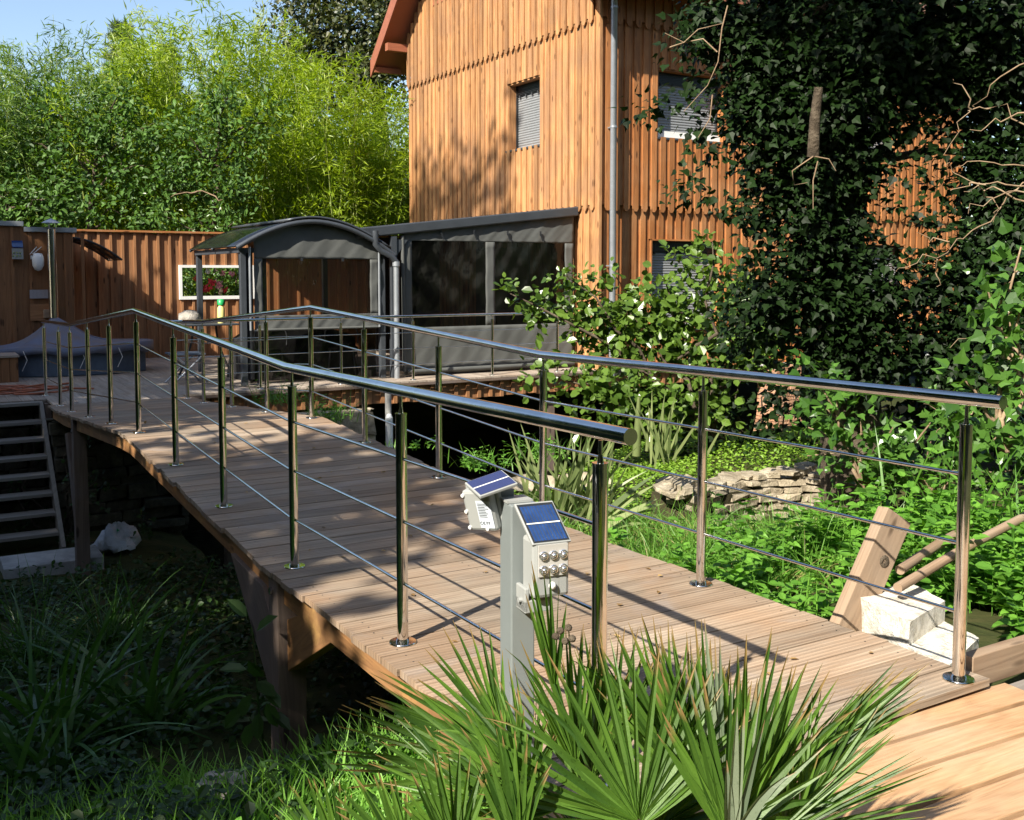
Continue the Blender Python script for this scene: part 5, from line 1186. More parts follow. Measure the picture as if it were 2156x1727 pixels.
# high crown, out of the frame above, that throws the shade on the ivy
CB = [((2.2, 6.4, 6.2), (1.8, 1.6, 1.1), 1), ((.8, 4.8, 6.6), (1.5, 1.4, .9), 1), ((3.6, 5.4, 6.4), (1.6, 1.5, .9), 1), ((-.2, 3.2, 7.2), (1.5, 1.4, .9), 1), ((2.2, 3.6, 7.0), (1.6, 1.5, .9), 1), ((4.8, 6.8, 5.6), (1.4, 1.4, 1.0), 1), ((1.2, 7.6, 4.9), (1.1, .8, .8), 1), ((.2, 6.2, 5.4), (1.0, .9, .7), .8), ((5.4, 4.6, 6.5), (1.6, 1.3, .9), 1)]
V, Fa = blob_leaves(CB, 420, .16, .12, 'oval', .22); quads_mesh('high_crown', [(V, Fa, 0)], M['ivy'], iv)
# branch stub and vine stems
m_ = MB(); m_.tube([at(1712, 330, 7.5), at(1716, 250, 7.45), at(1724, 184, 7.42)], [.045, .038, .032], 10); m_.build('broken_branch', M['bark'], iv)
for pts in ([(1712, 330), (1690, 345), (1668, 360), (1672, 390), (1700, 385)], [(1716, 330), (1745, 335), (1760, 360)], [(1722, 340), (1712, 380), (1712, 440)], [(1532, 12), (1520, 60), (1512, 130), (1490, 180), (1440, 235)], [(1410, 100), (1440, 90), (1470, 62), (1520, 50)], [(1510, 110), (1480, 82), (1440, 90), (1400, 70)], [(1500, 200), (1495, 250), (1470, 290)]):
    m_ = MB(); P_ = [at(x, y, 7.45 + .01 * i) for i, (x, y) in enumerate(pts)]; m_.tube(P_, np.linspace(.006, .0025, len(P_)), 5); m_.build('vine_stem', M['twig'], iv)
def bend(P_, amt=.02):
    out_ = [P_[0]]
    for a, b in zip(P_[:-1], P_[1:]):
        for t in (.33, .67): out_.append(a + (b - a) * t + rng.normal(size=3) * amt)
        out_.append(b)
    return out_
# bare twiggy shrub at the right edge
tw = thing('bare_branches', at(2200, 500, 6.4), 'pale leafless twigs reaching in from the right edge over the ivy', 'branches'); m_ = MB()
for pts in ([(2200, 440), (2110, 400), (2060, 385), (2010, 370), (1985, 350)], [(2080, 390), (2040, 395), (2000, 400)], [(2170, 390), (2100, 380), (2060, 385), (2030, 400)], [(2180, 300), (2120, 215), (2060, 225), (2010, 260), (1990, 330)], [(2050, 235), (2030, 190), (2010, 170)], [(2170, 410), (2080, 420), (2040, 455)], [(2200, 330), (2130, 345), (2070, 340), (2010, 350)],
            [(2180, 380), (2120, 405), (2060, 480), (2020, 500), (1975, 545), (1910, 560), (1885, 575)], [(1975, 545), (1968, 580), (1972, 605)], [(2000, 510), (1960, 510), (1930, 500)], [(2160, 130), (2080, 180), (2050, 225)], [(2170, 240), (2090, 250), (2040, 270)], [(2075, 400), (2100, 440), (2090, 470)], [(2180, 620), (2110, 640), (2060, 700), (2000, 730)], [(2150, 560), (2120, 600), (2115, 650)],
            [(2190, 780), (2120, 800), (2060, 830), (2010, 850)], [(2080, 820), (2050, 870), (1990, 890), (1960, 930)], [(2010, 900), (1980, 870), (1950, 850)], [(2150, 700), (2130, 760), (2080, 800)]):
    P_ = [at(x, y, 6.3 + .02 * i) + rng.normal(size=3) * .008 for i, (x, y) in enumerate(pts)]; P_ = bend(P_); m_.tube(P_, np.linspace(.0058, .0018, len(P_)), 5)
m_.build('twigs', M['twig'], tw)
# sunlit ivy masses
def ivybush(name, base, blobs, dens, label, mat='ivylit', L=.08, Wd=.07, cat='ivy', stems=3, templ='ivy', clump=.07, **kw):
    t = thing(name, base, label, cat); m_ = MB()
    for c, r, w in blobs[:12]: limb(m_, np.asarray(base), c, .018, .006, .15, 5, 5)
    m_.build('stems', M['twig'] if mat == 'ivylit' else M['bark'], t); V, Fa = blob_leaves(blobs, dens, L, Wd, templ, clump, **kw); quads_mesh('foliage', [(V, Fa, 0)], M[mat], t); return t
pb_ = lambda lst, Y, w=1: [(at(x, y, Y), (r, r * .8, r), w) for x, y, r in lst]
ivybush('ivy_bush', at(1820, 1030, 7.4), pb_([(1760, 830, .17), (1810, 880, .2), (1850, 940, .2), (1830, 1000, .2), (1880, 900, .2), (1780, 900, .14), (1930, 960, .22), (1890, 1010, .2), (1720, 800, .12), (1960, 890, .18), (1740, 860, .10)], 7.3), 1500, 'sunlit ivy with big lobed leaves around the foot of the dark tree')
ivybush('ivy_bush', at(2120, 950, 6.2), pb_([(2120, 580, .14), (2150, 640, .18), (2110, 690, .16), (2150, 750, .2), (2090, 780, .14), (2150, 850, .2), (2100, 880, .16), (2060, 930, .14), (2150, 940, .2), (2030, 800, .10), (2080, 610, .07), (2150, 520, .08), (2010, 870, .08)], 6.2), 1450, 'sunlit ivy and twigs climbing at the right edge of the view')
ivybush('ivy_bush', at(1960, 1040, 8.0), pb_([(1700, 960, .16), (1760, 975, .2), (1840, 985, .22), (1920, 990, .22), (1990, 985, .24), (2060, 985, .24), (2130, 990, .26), (1960, 930, .24), (2040, 920, .26), (2110, 910, .28), (1890, 940, .2), (1700, 900, .12), (2000, 870, .2)], 7.9), 1150, 'ivy carpet rising behind the nettles on the right bank')
# dark masses behind the right bank
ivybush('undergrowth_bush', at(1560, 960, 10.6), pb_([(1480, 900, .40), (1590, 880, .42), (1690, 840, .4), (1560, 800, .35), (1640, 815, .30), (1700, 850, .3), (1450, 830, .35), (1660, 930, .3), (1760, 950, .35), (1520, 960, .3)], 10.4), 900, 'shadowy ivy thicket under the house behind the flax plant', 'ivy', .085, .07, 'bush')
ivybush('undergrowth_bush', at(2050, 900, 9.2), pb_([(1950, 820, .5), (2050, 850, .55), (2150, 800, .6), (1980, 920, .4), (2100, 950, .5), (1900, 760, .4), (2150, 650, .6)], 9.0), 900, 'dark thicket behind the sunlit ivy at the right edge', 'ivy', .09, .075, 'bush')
for k, (x, y, h) in enumerate(((12.5, 21, 7.5), (15.5, 17.5, 8.5), (11.8, 13.2, 5.2))):
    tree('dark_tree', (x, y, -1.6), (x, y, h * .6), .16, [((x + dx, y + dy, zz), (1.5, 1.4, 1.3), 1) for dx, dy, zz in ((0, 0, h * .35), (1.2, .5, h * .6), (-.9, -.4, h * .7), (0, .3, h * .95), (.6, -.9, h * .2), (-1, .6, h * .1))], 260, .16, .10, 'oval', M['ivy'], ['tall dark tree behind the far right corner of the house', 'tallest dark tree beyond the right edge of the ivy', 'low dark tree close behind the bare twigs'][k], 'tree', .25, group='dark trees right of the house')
# ---- arching alder shrub in front of the house
ab = at(1500, 930, 10.4); AB = pb_([(1075, 615, .07), (1110, 632, .09), (1150, 650, .13), (1130, 670, .07), (1200, 660, .18), (1215, 600, .10), (1190, 585, .07), (1250, 640, .16), (1260, 700, .22), (1320, 690, .26), (1300, 650, .16), (1350, 630, .14), (1390, 680, .3), (1400, 600, .16), (1450, 640, .26), (1480, 700, .34), (1470, 560, .13), (1500, 520, .10), (1440, 540, .09), (1540, 610, .24), (1560, 680, .32), (1620, 720, .3), (1330, 745, .2), (1240, 735, .10), (1270, 575, .06), (1560, 750, .25), (1430, 745, .25)], 10.6, 1.0) + \
     pb_([(1160, 790, .09), (1200, 800, .14), (1180, 830, .1), (1250, 800, .2), (1300, 800, .24), (1350, 820, .26), (1260, 850, .2), (1310, 870, .22), (1400, 830, .28), (1380, 890, .22), (1450, 850, .3), (1520, 820, .3), (1230, 880, .09), (1120, 790, .05)], 10.2, .5)
al_ = thing('alder_shrub', ab, 'sunlit round leaved shrub arching left in front of the house corner', 'shrub'); m_ = MB()
for tgt in ((1060, 612), (1190, 580), (1310, 640), (1400, 590), (1500, 510), (1560, 610), (1250, 700), (1160, 790), (1260, 850), (1350, 820)): limb(m_, ab, at(*tgt, 10.5), .03, .006, .06, 6, 7)
m_.tube([at(1465, 728, 10.3), at(1490, 716, 10.25), at(1512, 702, 10.2)], .018, 7); m_.tube([at(1425, 757, 10.3), at(1450, 742, 10.2)], .014, 7)
m_.build('stems', M['bark'], al_); V, Fa = blob_leaves(AB, 3900, .088, .074, 'oval', .09, out_bias=.3); quads_mesh('foliage', [(V, Fa, 0)], M['shrub'], al_)

# ---- flax plant (phormium)
fb = at(1195, 1095, 7.2); fp = thing('flax_plant', fb, 'spiky striped flax plant beside the far bridge edge', 'plant')
n = 62; tips = []
for k in range(n):
    a = random.gauss(0, 1) * .40; tips.append((math.sin(a) * 1.0, rng.normal() * .3, math.cos(a) * 1.0))
D_ = np.array(tips); P_ = fb + rng.normal(size=(n, 3)) * [.13, .13, .02]; L_ = rng.uniform(.35, .80, n)
V, Fa = blades(P_, D_, L_, .027, rng.uniform(.0, .5, n), 6, face=np.tile([.1, -1, .2], (n, 1)) + rng.normal(size=(n, 3)) * .35, taper=1.6); quads_mesh('blades', [(V, Fa, 0)], M['phorm'], fp)
fb2 = at(1395, 975, 8.0); fp = thing('flax_plant', fb2, 'paler upright flax stalks further back beside the ivy thicket', 'plant')
n = 16; D_ = np.array([(rng.normal() * .38 + .1, rng.normal() * .2, 1) for _ in range(n)]); V, Fa = blades(fb2 + rng.normal(size=(n, 3)) * [.16, .1, .02], D_, rng.uniform(.35, .62, n), .022, rng.uniform(0, .4, n), 5, face=np.tile([.1, -1, .2], (n, 1)), taper=1.6); quads_mesh('blades', [(V, Fa, 0)], M['phorm'], fp)
m_ = MB(); m_.tube([at(1340, 960, 8.2), at(1343, 900, 8.2), at(1345, 836, 8.2)], [.035, .03, .012], 8); m_.tube([at(1362, 950, 8.2), at(1368, 860, 8.2)], [.016, .01], 6); m_.build('stalks', M['phorm'], fp)
# low blades reaching right from the flax
n = 7; D_ = np.array([(1, -.1, .28 + .12 * k) for k in range(n)]); V, Fa = blades(np.tile(at(1265, 1105, 6.8), (n, 1)) + rng.normal(size=(n, 3)) * .04, D_, rng.uniform(.38, .55, n), .045, .3, 5, face=np.tile([0, -.6, .8], (n, 1)), taper=1.6)
quads_mesh('low_blades', [(V, Fa, 0)], M['phorm'], fp)

# ---- ground cover
def nettles(P_, hmin, hmax, L, W, templ='nettle', nodes=7, lean=.25, droop=.25):
    n = len(P_); h = rng.uniform(hmin, hmax, n); D = rand_dirs(n) * lean; D[:, 2] = 1; D /= np.linalg.norm(D, axis=1, keepdims=True)
    outs = []; ph = rng.random(n) * 6.28
    for k in range(nodes):
        f = .25 + .75 * k / (nodes - 1); base = P_ + D * (h * f)[:, None]
        for q in (0, math.pi):
            a = ph + k * math.pi / 2 + q + rng.normal(size=n) * .3; d = np.stack([np.cos(a), np.sin(a), .25 - droop * (1 - f) * 2 + rng.normal(size=n) * .2], 1)
            nn_ = np.stack([-np.cos(a) * .3, -np.sin(a) * .3, np.ones(n)], 1) + rng.normal(size=(n, 3)) * .25; s = (1.15 - .55 * f) * rng.uniform(.7, 1.2, n)
            outs.append(leaf_arrays(base, d, nn_, L * s, W * s, templ))
    st = blades(P_, D, h, .006, .05, 3, taper=2)
    return outs, st
def join(lst):
    Vs, Fs = [], []; k = 0
    for V, Fa in lst: Vs.append(V); Fs.append(Fa + k); k += len(V)
    return np.concatenate(Vs), np.concatenate(Fs)
# right bank nettles
mk = lambda s, w: (w > 3.25 + .0 * s) & ~((w < 7.1) & ((.8587 * s + .5125 * w) > 5.8)) & ((.8587 * s + .5125 * w) < 7.3) & ~((s > 2.25) & (s < 3.2) & (w < 4.15)) & (vnoise(np.stack([s, w, 0 * s], 1), 3.2, 17) > -.45) & (rng.random(len(s)) < np.clip(1.2 - (s - 3.5) * .12, .3, 1))
P_ = scatter(4300, 2.25, 6.5, 3.25, 9.5, mk); s_, w_ = sw_of(P_)
outs, st = nettles(P_, .14, .44, .10, .085, nodes=6); V, Fa = join(outs + [st]); o = quads_mesh('nettles', [(V, Fa, 0)], M['nettle'], origin=S(4, 5, -1.6)); tag(o, 'lush green nettles and weeds covering the right bank', 'ground cover', kind='stuff')
P_ = scatter(420, 1.7, 3.4, 3.2, 6.0, lambda s, w: ~((s > 2.22) & (s < 3.05) & (w < 3.9)) & ~((s < 2.3) & (w < 3.6))); outs, st = nettles(P_, .10, .28, .09, .075, nodes=5); V, Fa = join(outs + [st]); o = quads_mesh('weeds', [(V, Fa, 0)], M['nettle'], origin=S(2.6, 4.4, -1.5)); tag(o, 'weeds growing around the white stone block', 'ground cover', kind='stuff')
# taller nettles at the right edge
P_ = scatter(900, 2.6, 6.5, 4.6, 9.5, lambda s, w: ~((w < 7.1) & ((.8587 * s + .5125 * w) > 5.6)) & ((.8587 * s + .5125 * w) < 7.0) & (s > 2.6)); outs, st = nettles(P_, .3, .55, .13, .10, nodes=6); V, Fa = join(outs + [st]); o = quads_mesh('tall_weeds', [(V, Fa, 0)], M['nettle'], origin=S(4, 6, -1.6)); tag(o, 'taller leafy weeds at the right edge of the bank', 'ground cover', kind='stuff')
P_ = scatter(5200, 2.3, 8.0, 3.2, 8.5, lambda s, w: ~((w < 7.1) & ((.8587 * s + .5125 * w) > 5.9)) & ((.8587 * s + .5125 * w) < 7.2) & ~((s > 2.25) & (s < 3.2) & (w < 4.15))); D_ = rand_dirs(len(P_)) * .5 + [0, 0, 1]
V, Fa = blades(P_, D_, rng.uniform(.15, .42, len(P_)), .011, .9, 4); o = quads_mesh('grass', [(V, Fa, 0)], M['grass'], origin=S(4, 5, -1.6)); tag(o, 'bright grass mixed through the right bank', 'grass', kind='stuff')
P_ = scatter(1100, 2.6, 6.2, 4.6, 8.5, lambda s, w: (.8587 * s + .5125 * w < 7.0) & (w > 4.3 + .0 * s) & ~((w < 7.1) & (.8587 * s + .5125 * w > 5.7))); D_ = rand_dirs(len(P_)) * .35 + [0, 0, 1]
V, Fa = blades(P_, D_, rng.uniform(.4, .85, len(P_)), .017, .8, 6, taper=1.6); o = quads_mesh('tall_grass', [(V, Fa, 0)], M['grass'], origin=S(4, 6, -1.6)); tag(o, 'long arching grass blades standing among the weeds at the right edge', 'grass', kind='stuff')
# fine tufted grass beside the bridge
P_ = scatter(9000, 3.6, 6.3, 3.2, 5.0, lambda s, w: vnoise(np.stack([s, w, 0 * s], 1), 2.2, 8) > -.35); D_ = rand_dirs(len(P_)) * .6 + [0, 0, 1]
V, Fa = blades(P_, D_, rng.uniform(.15, .45, len(P_)), .006, 1.3, 5); V2, F2 = blades(P_[::4] + .01, D_[::4], rng.uniform(.15, .38, len(P_[::4])), .007, 1.6, 5)
o = quads_mesh('tufted_grass', [(V, Fa, 0), (V2, F2, 1)], [M['grass'], M['drygrass']], origin=S(5, 4, -1.8)); tag(o, 'fine tufted green and straw coloured grass beside the bridge', 'grass', kind='stuff')
# mossy creeping cover on the bank
P_ = np.concatenate([scatter(16000, 6.5, 9.5, 4.4, 8.4), scatter(4000, 5.8, 7.5, 3.2, 5.2)]); P_[:, 2] += rng.random(len(P_)) * .10
V, Fa = leaf_arrays(P_, rand_dirs(len(P_)) * [1, 1, .4], rand_dirs(len(P_)) * .5 + [0, 0, 1], .035, .03, 'oval'); o = quads_mesh('creeping_cover', [(V, Fa, 0)], M['moss'], origin=S(7, 6, -1.9)); tag(o, 'yellow green creeping cover on the bank above the dry stone wall', 'ground cover', kind='stuff')
# left gully
P_ = scatter(30000, 3.2, 11.0, -4.5, 3.0, lambda s, w: vnoise(np.stack([s, w, 0 * s], 1), 1.7, 3) > -.75); k_ = ~((np.abs(P_ @ U - 4.5) < .6) & (P_ @ N > .9)); P_ = P_[k_]; P_[:, 2] += rng.random(len(P_)) ** 2 * .22
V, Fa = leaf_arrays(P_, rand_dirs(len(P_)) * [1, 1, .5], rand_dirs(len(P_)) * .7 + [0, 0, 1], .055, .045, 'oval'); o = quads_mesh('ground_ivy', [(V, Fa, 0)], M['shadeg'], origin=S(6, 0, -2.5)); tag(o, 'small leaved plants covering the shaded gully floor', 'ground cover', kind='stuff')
P_ = scatter(13000, 2.7, 4.7, -2.5, 1.9, lambda s, w: (s < 4.35) | (w < 1.1)); D_ = rand_dirs(len(P_)) * .5 + [0, 0, 1]
V, Fa = blades(P_, D_, rng.uniform(.08, .30, len(P_)), .012, .9, 4); o = quads_mesh('grass', [(V, Fa, 0)], M['grassb'], origin=S(4, 0, -2.2)); tag(o, 'shaded grass on the near bank of the gully at the bottom left', 'grass', kind='stuff')
P_ = scatter(500, 3.6, 5.0, .4, 1.8, lambda s, w: ~((s > 4.1) & (w > .9))); outs, st = nettles(P_, .08, .22, .06, .05, nodes=4); V, Fa = join(outs + [st]); o = quads_mesh('weeds', [(V, Fa, 0)], M['shadeg'], origin=S(4.4, 1.4, -2.2)); tag(o, 'low leafy weeds around the foot of the near pillar', 'ground cover', kind='stuff')
P_ = scatter(500, .9, 3.2, -.6, 1.9); outs, st = nettles(P_, .10, .3, .07, .055, nodes=5); V, Fa = join(outs + [st]); o = quads_mesh('weeds', [(V, Fa, 0)], M['nettle'], origin=S(2, .5, -1.8)); tag(o, 'green weeds below the palm beside the bollard', 'ground cover', kind='stuff')
# strap leaved clumps in the gully
for k, (x, y, Y, n, L, lb) in enumerate(((320, 1520, 5.4, 90, .95, 'dark strap leaved clump in the gully, nearest the bridge pillar'), (110, 1560, 5.2, 90, 1.0, 'dark strap leaved clump at the left edge, lowest in the photo'), (60, 1330, 7.0, 240, .8, 'fine arching sedge tussock below the concrete block'), (230, 1290, 7.2, 260, .75, 'soft mounded grass tussock right of the sedge'), (90, 1640, 4.7, 70, .7, 'small strap leaved clump at the bottom left corner'))):
    b = at(x, y, Y); b[2] = float(ground(b[None])[0]); t = thing('strap_leaf_clump' if k in (0, 1, 4) else 'sedge_tussock', b, lb, 'plant')
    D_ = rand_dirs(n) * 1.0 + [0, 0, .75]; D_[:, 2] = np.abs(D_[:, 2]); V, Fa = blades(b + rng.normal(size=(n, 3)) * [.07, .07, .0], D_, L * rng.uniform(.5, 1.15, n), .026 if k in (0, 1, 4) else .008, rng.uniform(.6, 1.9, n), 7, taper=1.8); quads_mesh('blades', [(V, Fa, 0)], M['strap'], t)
# leafy sapling climbing the near pillar
lp = thing('leafy_sapling', at(545, 1480, 4.8), 'large leaved green sapling growing against the near pillar', 'plant')
Pn = np.array([at(x, y, 4.45) for x, y in ((520, 1410), (540, 1435), (555, 1450), (530, 1462), (560, 1480), (510, 1490), (545, 1500), (570, 1500), (535, 1520), (555, 1425), (540, 1330), (520, 1300))]); Dn = np.array([(-.8, -.2, .1), (.6, -.3, -.3), (.7, -.3, -.6), (-.5, -.2, -.9), (.5, -.2, -.9), (-.7, -.2, -.8), (.0, -.3, -1), (.7, -.2, -.5), (-.4, -.2, -1), (-.3, -.3, .5), (.5, 0, .4), (-.5, 0, .5)])
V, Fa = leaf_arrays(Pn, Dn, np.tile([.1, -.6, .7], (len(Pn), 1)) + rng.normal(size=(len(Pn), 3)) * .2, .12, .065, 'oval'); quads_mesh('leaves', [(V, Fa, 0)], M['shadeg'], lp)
m_ = MB(); m_.tube([at(560, 1600, 4.5), at(545, 1500, 4.45), at(540, 1420, 4.45), at(530, 1320, 4.5)], [.006, .005, .004, .002], 6); m_.build('stem', M['shadeg'], lp)
# climbing plants on the staircase wall
ivybush('creeper', at(110, 1180, 11.9), [(at(x, y, Y), (r, r * .5, r), .7) for x, y, Y, r in ((20, 1015, 12.3, .1), (120, 1090, 12.0, .1), (95, 980, 12.3, .07), (175, 910, 11.9, .08), (180, 945, 11.8, .09), (40, 1090, 12, .08), (185, 1050, 11.7, .1), (170, 1000, 11.8, .06), (210, 1010, 11.6, .08), (70, 930, 12.7, .06), (300, 1100, 11.2, .08), (150, 1130, 11.5, .08))], 2200, 'thin creeper with small leaves growing through the staircase', 'shadeg', .06, .05, 'plant')
# weeds by the rubble pier and on the dark bank
for (x, y, Y, lb, h, n) in ((585, 850, 12.9, 'tuft of long grass and weeds beside the terrace fascia', .4, 60), (690, 890, 12.2, 'bright weeds by the rubble pier', .45, 70), (1010, 985, 9.8, 'weeds along the pale bank below the dark opening', .25, 60), (1150, 965, 9.4, 'small grass tuft left of the flax plant', .3, 60), (880, 945, 10.8, 'tiny leafy weed in front of the dark opening', .15, 20)):
    b = at(x, y, Y); t = thing('weed_tuft', b - ZV * .02, lb, 'plant', 'weed tufts beyond the bridge')
    P_ = b + rng.normal(size=(n, 3)) * [.16, .1, .02]; V, Fa = blades(P_, rand_dirs(n) * .6 + [0, 0, 1], rng.uniform(.4, 1, n) * h, .010, .9, 5); Q = P_[::3]; outs, st = nettles(Q, h * .3, h * .7, .06, .04, nodes=4, templ='oval'); V2, F2 = join(outs)
    quads_mesh('blades', [(V, Fa, 0), (V2, F2, 0)], M['grass'], t)
# pale sandy ledge in front of the dark opening
m_ = MB(); m_.grid([[at(1040 + i * 28, 1006 - i * 1.5, 9.2) + S(j * .09, 0, -.02 - .05 * (j - 1.5) ** 2 + .02 * math.sin(i * 1.7 + j)) for j in range(5)] for i in range(10)]); o = m_.build('stone_ledge', M['stone'], None, at(1100, 1003, 9.2)); tag(o, 'pale crumbling stone ledge below the flax plant', 'ledge')

# ---- fan palm in the foreground
pb0 = at(1300, 2150, 2.15); pb0[2] = -1.5
pm = thing('fan_palm', pb0, 'clumping fan palm with stiff green leaflets in the foreground', 'palm')
m_ = MB(); m_.tube([pb0, pb0 + ZV * .12, pb0 + ZV * .26], [.11, .10, .06], 14)
for k in range(60): a = random.random() * 6.28; c = pb0 + np.array([math.cos(a) * .09, math.sin(a) * .09, random.random() * .22]); m_.tube([c, c + np.array([math.cos(a) * .05, math.sin(a) * .05, .06])], [.006, .002], 4)
m_.build('trunk', M['bark'], pm)
def frond(hub, tip, spread, n, mat='palm', wd_=.019, droop=.12, curl=.0, face=(0, -1, .25), jitter=.022, lvar=.10):
    h = at(*hub); tp = at(*tip); L = np.linalg.norm(tp - h); d = norm(tp - h); f = norm(face); sd = norm(np.cross(d, f)); nr = np.cross(sd, d)
    A = np.linspace(-spread / 2, spread / 2, n) + rng.normal(size=n) * R(1.5); A = np.radians(np.degrees(A)) if False else A
    D_ = np.cos(A)[:, None] * d + np.sin(A)[:, None] * sd + (curl * np.sin(A) ** 2)[:, None] * nr + rng.normal(size=(n, 3)) * jitter
    side = np.cross(D_, nr + rng.normal(size=(n, 3)) * .35); side /= np.linalg.norm(side, axis=1, keepdims=True)
    L_ = L * (1 - .28 * (np.abs(A) / (spread / 2 + 1e-6)) ** 2) * rng.uniform(1 - lvar, 1, n)
    # folded leaflets: two half blades meeting in a raised keel
    parts = []
    V, Fa = blades(np.tile(h, (n, 1)) + D_ * .01, D_, L_, wd_ * 1.0 * rng.uniform(.8, 1.12, n), droop * rng.uniform(.3, 2.2, n) + (rng.random(n) < .10) * rng.uniform(.5, 1.4, n), 7, side=side, taper=1.25)
    V = V.reshape(n, 8, 2, 3); mid = (V[:, :, 0] + V[:, :, 1]) / 2; w_ = np.linalg.norm(V[:, :, 1] - V[:, :, 0], axis=2, keepdims=True); mid = mid - nr * w_ * .38
    k = np.arange(7); VV = np.stack([V[:, :, 0], mid, V[:, :, 1]], 2).reshape(n, 24, 3)
    f1 = np.stack([k * 3, k * 3 + 1, k * 3 + 4, k * 3 + 3], 1); f2 = f1 + 1; ff = np.concatenate([f1, f2]); Fa = ff[None] + (np.arange(n) * 24)[:, None, None]
    o = quads_mesh('frond', [(VV.reshape(-1, 3), Fa.reshape(-1, 4), 0)], M[mat], pm)
    at_ = o.data.attributes.new('along', 'FLOAT', 'POINT'); at_.data.foreach_set('value', np.tile(np.repeat(np.arange(8) / 7., 3), n).astype('f') + np.repeat(rng.uniform(-.12, .05, n), 24).astype('f'))
    m_ = MB(); a = pb0 + ZV * .2 + rng.normal(size=3) * .03; m_.tube([a, a * .5 + h * .5 + ZV * -.02, h + d * .01], [.006, .004, .002], 6); pt = m_.build('petiole', M['strap'], pm)
    return o
rs = R
FR = [((1420, 1660, 2.1), (1380, 1300, 2.15), rs(70), 18, 'palm', .016, .05), ((1240, 1660, 2.15), (1200, 1360, 2.2), rs(80), 18, 'palm', .015, .06), ((1120, 1660, 2.0), (960, 1430, 2.1), rs(60), 15, 'palm', .015, .1), ((1620, 1700, 2.15), (1850, 1420, 2.2), rs(36), 12, 'palm', .016, .05),((1345, 1738, 1.82), (1175, 1350, 1.92), rs(165), 38, 'palm', .0175, .02), ((1090, 1700, 1.9), (1000, 1500, 1.95), rs(120), 22, 'palm', .019, .05), ((1530, 1760, 1.8), (1600, 1420, 1.85), rs(100), 22, 'palm', .022, .03), 
 ((1075, 1640, 2.15), (690, 1515, 2.35), rs(46), 15, 'palm', .017, .08), ((1090, 1600, 2.25), (760, 1440, 2.35), rs(34), 10, 'palm', .018, .15), ((1060, 1560, 2.3), (930, 1320, 2.35), rs(60), 11, 'palm', .015, .10),
 ((1168, 1450, 2.05), (1140, 1185, 2.05), rs(20), 9, 'palm', .012, .02), ((1210, 1620, 2.1), (1165, 1300, 2.1), rs(40), 12, 'palm', .013, .02),
 ((1470, 1700, 2.05), (1330, 1290, 2.15), rs(50), 16, 'palm', .020, .03), ((1500, 1720, 2.0), (1440, 1310, 2.05), rs(40), 14, 'palm', .020, .03), ((1520, 1720, 1.95), (1490, 1300, 2.0), rs(20), 6, 'palmback', .016, .02),
 ((1560, 1700, 2.0), (1620, 1330, 2.0), rs(46), 14, 'palm', .020, .04), ((1560, 1690, 1.9), (1610, 1370, 1.9), rs(12), 3, 'palmback', .026, .02), ((1600, 1690, 2.05), (1740, 1400, 2.1), rs(40), 12, 'palm', .018, .05),
 ((1650, 1650, 2.1), (1950, 1405, 2.15), rs(20), 14, 'palm', .018, .03), ((1690, 1720, 2.0), (1830, 1440, 2.1), rs(55), 12, 'palm', .013, .05),
 ((1620, 1760, 1.85), (1990, 1620, 1.85), rs(48), 15, 'palm', .011, .0), ((1600, 1790, 1.8), (1900, 1660, 1.8), rs(40), 9, 'palm', .008, .05),
 ((720, 1840, 1.9), (620, 1650, 1.95), rs(75), 16, 'palm', .016, .05), ((860, 1830, 1.85), (740, 1640, 1.9), rs(60), 14, 'palm', .017, .10), ((960, 1820, 1.8), (930, 1580, 1.85), rs(70), 16, 'palm', .018, .04),
 ((1090, 1790, 1.75), (1060, 1540, 1.8), rs(50), 14, 'palm', .020, .02), ((1180, 1700, 2.0), (880, 1600, 2.15), rs(60), 16, 'palm', .016, .1),
 ((1280, 1640, 2.2), (1300, 1310, 2.25), rs(56), 15, 'palm', .017, .03),
 ((1540, 1800, 1.75), (1590, 1480, 1.75), rs(24), 5, 'palmback', .024, .02), ((1000, 1700, 2.0), (800, 1540, 2.1), rs(44), 12, 'palm', .013, .12), ((1380, 1750, 1.9), (1550, 1500, 2.0), rs(90), 20, 'palm', .018, .05),
 ((1120, 1700, 2.3), (1010, 1400, 2.35), rs(70), 16, 'palm', .015, .04), ((1440, 1640, 2.2), (1560, 1420, 2.2), rs(80), 16, 'palm', .017, .05), ((1660, 1780, 2.0), (1720, 1600, 2.0), rs(90), 16, 'palm', .014, .05)]
for i, (h_, t_, sp_, n_, mt_, w_, dr_) in enumerate(FR):
    yw = random.uniform(-.5, .5); frond(h_, t_, sp_, n_, mt_, w_, dr_, curl=random.uniform(-.2, .35), face=(yw, -1, random.uniform(-.1, .6)))
# fruit heads
m_ = MB()
for (x, y) in ((1180, 1328), (1197, 1322), (1170, 1340), (1205, 1345), (1190, 1350)): m_.lathe(at(x, y, 2.02), [(0, .008), (.006, .005), (.008, 0), (.006, -.005), (0, -.008)], 10)
m_.build('fruit', M['bark'], pm)
# fallen leaves on the boards
t = thing('fallen_leaves', S(6, 2.3, -1.36), 'dry brown fallen leaves scattered over the bridge boards', 'leaves'); t['kind'] = 'stuff'
s_ = rng.uniform(2.3, 10, 55); w_ = rng.uniform(1.6, 3.0, 55); P_ = np.array([S(a, b, dz(a) + .006) for a, b in zip(s_, w_)]); V, Fa = leaf_arrays(P_, rand_dirs(55) * [1, 1, .15], rand_dirs(55) * .25 + [0, 0, 1], rng.uniform(.015, .04, 55), rng.uniform(.012, .03, 55), 'oval')
quads_mesh('dry_leaves', [(V, Fa, 0)], M['palmdry'], t)

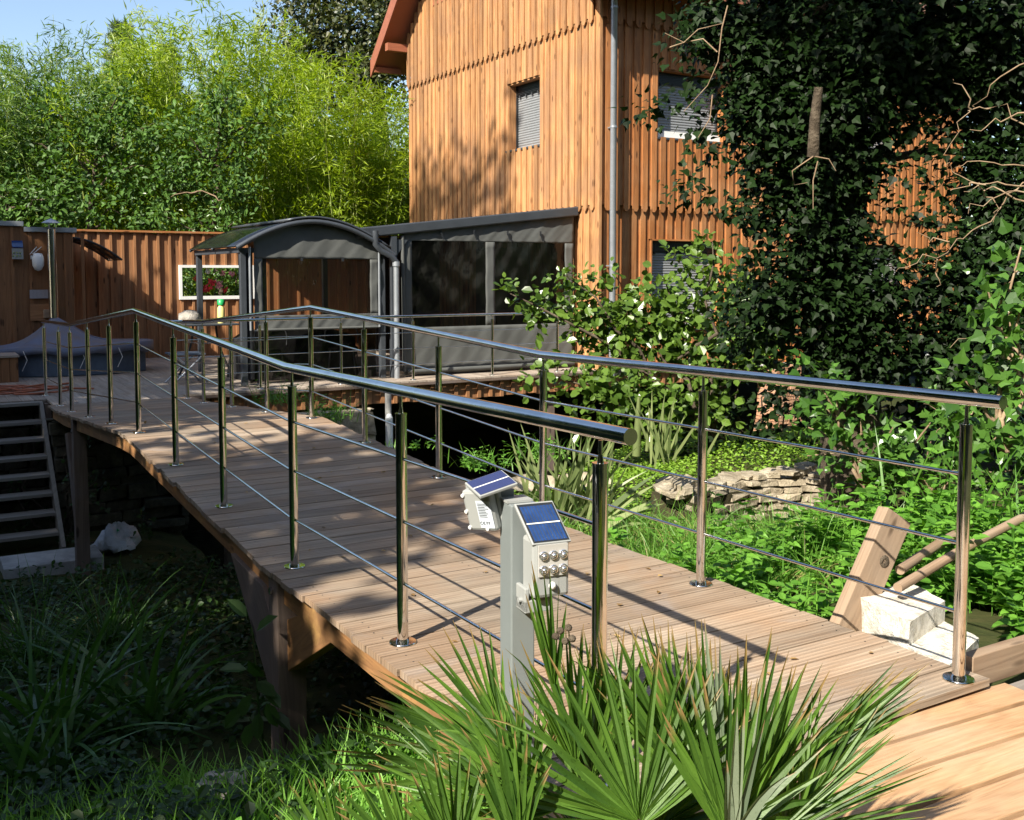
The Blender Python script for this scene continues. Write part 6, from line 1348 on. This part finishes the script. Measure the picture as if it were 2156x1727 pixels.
# ---- trees outside the frame that shade the gully, the terrace and the house wall
def shade_tree(base, H, blobs, label, dens=150):
    bs = [(np.asarray(base) + np.array(c), r, w) for c, r, w in blobs]
    tree('garden_tree', base, np.asarray(base) + ZV * H * .7, .16, bs, dens, .22, .15, 'oval', M['oak'], label, 'tree', .3, group='trees left of the gully')
def hedge_blobs(s0, s1, w, z0, z1, step=1.15, r=.95, wgt=1):
    return [(S(s, w + random.uniform(-.3, .3), z) - S(s0, w, 0), (r, r, r * .9), wgt) for s in np.arange(s0, s1, step) for z in np.arange(z0, z1, 1.1)]
def rows(*spec):
    bl = []
    for (s0, s1, z0, z1, wgt) in spec:
        for s in np.arange(s0, s1, 1.1):
            for z in np.arange(z0, z1, 1.0): bl.append((S(s + random.uniform(-.2, .2), -6.2 + random.uniform(-.5, .5), z), (.85, .85, .75), wgt))
    return bl
for (sb, spec, lb, dn) in (
    (-.6, [(-2.2, 1.4, -.9, 3.4, 1)], 'nearest leafy tree left of the camera outside the view', 420),
    (2.6, [(1.3, 3.9, -.9, 4.8, 1), (1.7, 3.7, 4.9, 6.9, 2.2)], 'second leafy tree along the left bank, its top over the middle of the bridge', 420),
    (6.2, [(3.9, 8.4, -.9, 4.6, 1), (5.9, 8.6, 5.0, 7.8, 1.7)], 'third leafy tree along the left bank outside the view', 420),
    (11.5, [(8.4, 13.4, -.5, 7.2, 1.0)], 'fourth broad leafy tree along the left bank outside the view', 380),
    (15.0, [(13.4, 16.4, 1.5, 8.0, 1.0)], 'fifth leafy tree beyond the left edge of the shed', 420)):
    b = S(sb, -6.2, -1.8); shade_tree(b, 7, [(c - b, r, wg) for c, r, wg in rows(*spec)], lb, dn)
b = S(9.5, -6.8, -1.8); tall = [(S(a, -6.4 + c, z), (r, r, r), wg) for a, c, z, r, wg in ((12.4, 0, 15.4, 1.0, .9), (11.2, -.3, 15.0, 1.0, .8), (12.9, .3, 14.2, .9, .9), (9.8, .4, 14.6, 1.0, .6), (10.5, -.4, 13.2, .8, .5), (11.6, .3, 16.2, .7, .4), (10.4, 0, 15.3, .8, .4), (11.4, .3, 13.6, .8, .5), (9.6, 0, 16.2, .6, .3), (12.0, 0, 12.9, .9, .5))]
shade_tree(b, 17, [(c - b, r, wg * 1.7) for c, r, wg in tall], 'tall thin crowned tree left of the gully outside the view', 260)

# wood behind the camera, mirrored in the steel
V, Fa = blob_leaves([((r * math.sin(R(a)), r * math.cos(R(a)), z), (2.2, 2.2, 1.8), 1) for r, z0 in ((13, 0), (16, 0)) for a in range(70, 300, 11) for z in ((-.5, 2, 4.2) if r < 14 else (3, 6.5, 9))], 260, .4, .26, 'oval', .5)
o = quads_mesh('wood_behind', [(V, Fa, 0)], M['oak'], origin=(0, -13, -1.6)); tag(o, 'dark leafy wood on the near side, behind and beside the viewer', 'woodland', kind='stuff')
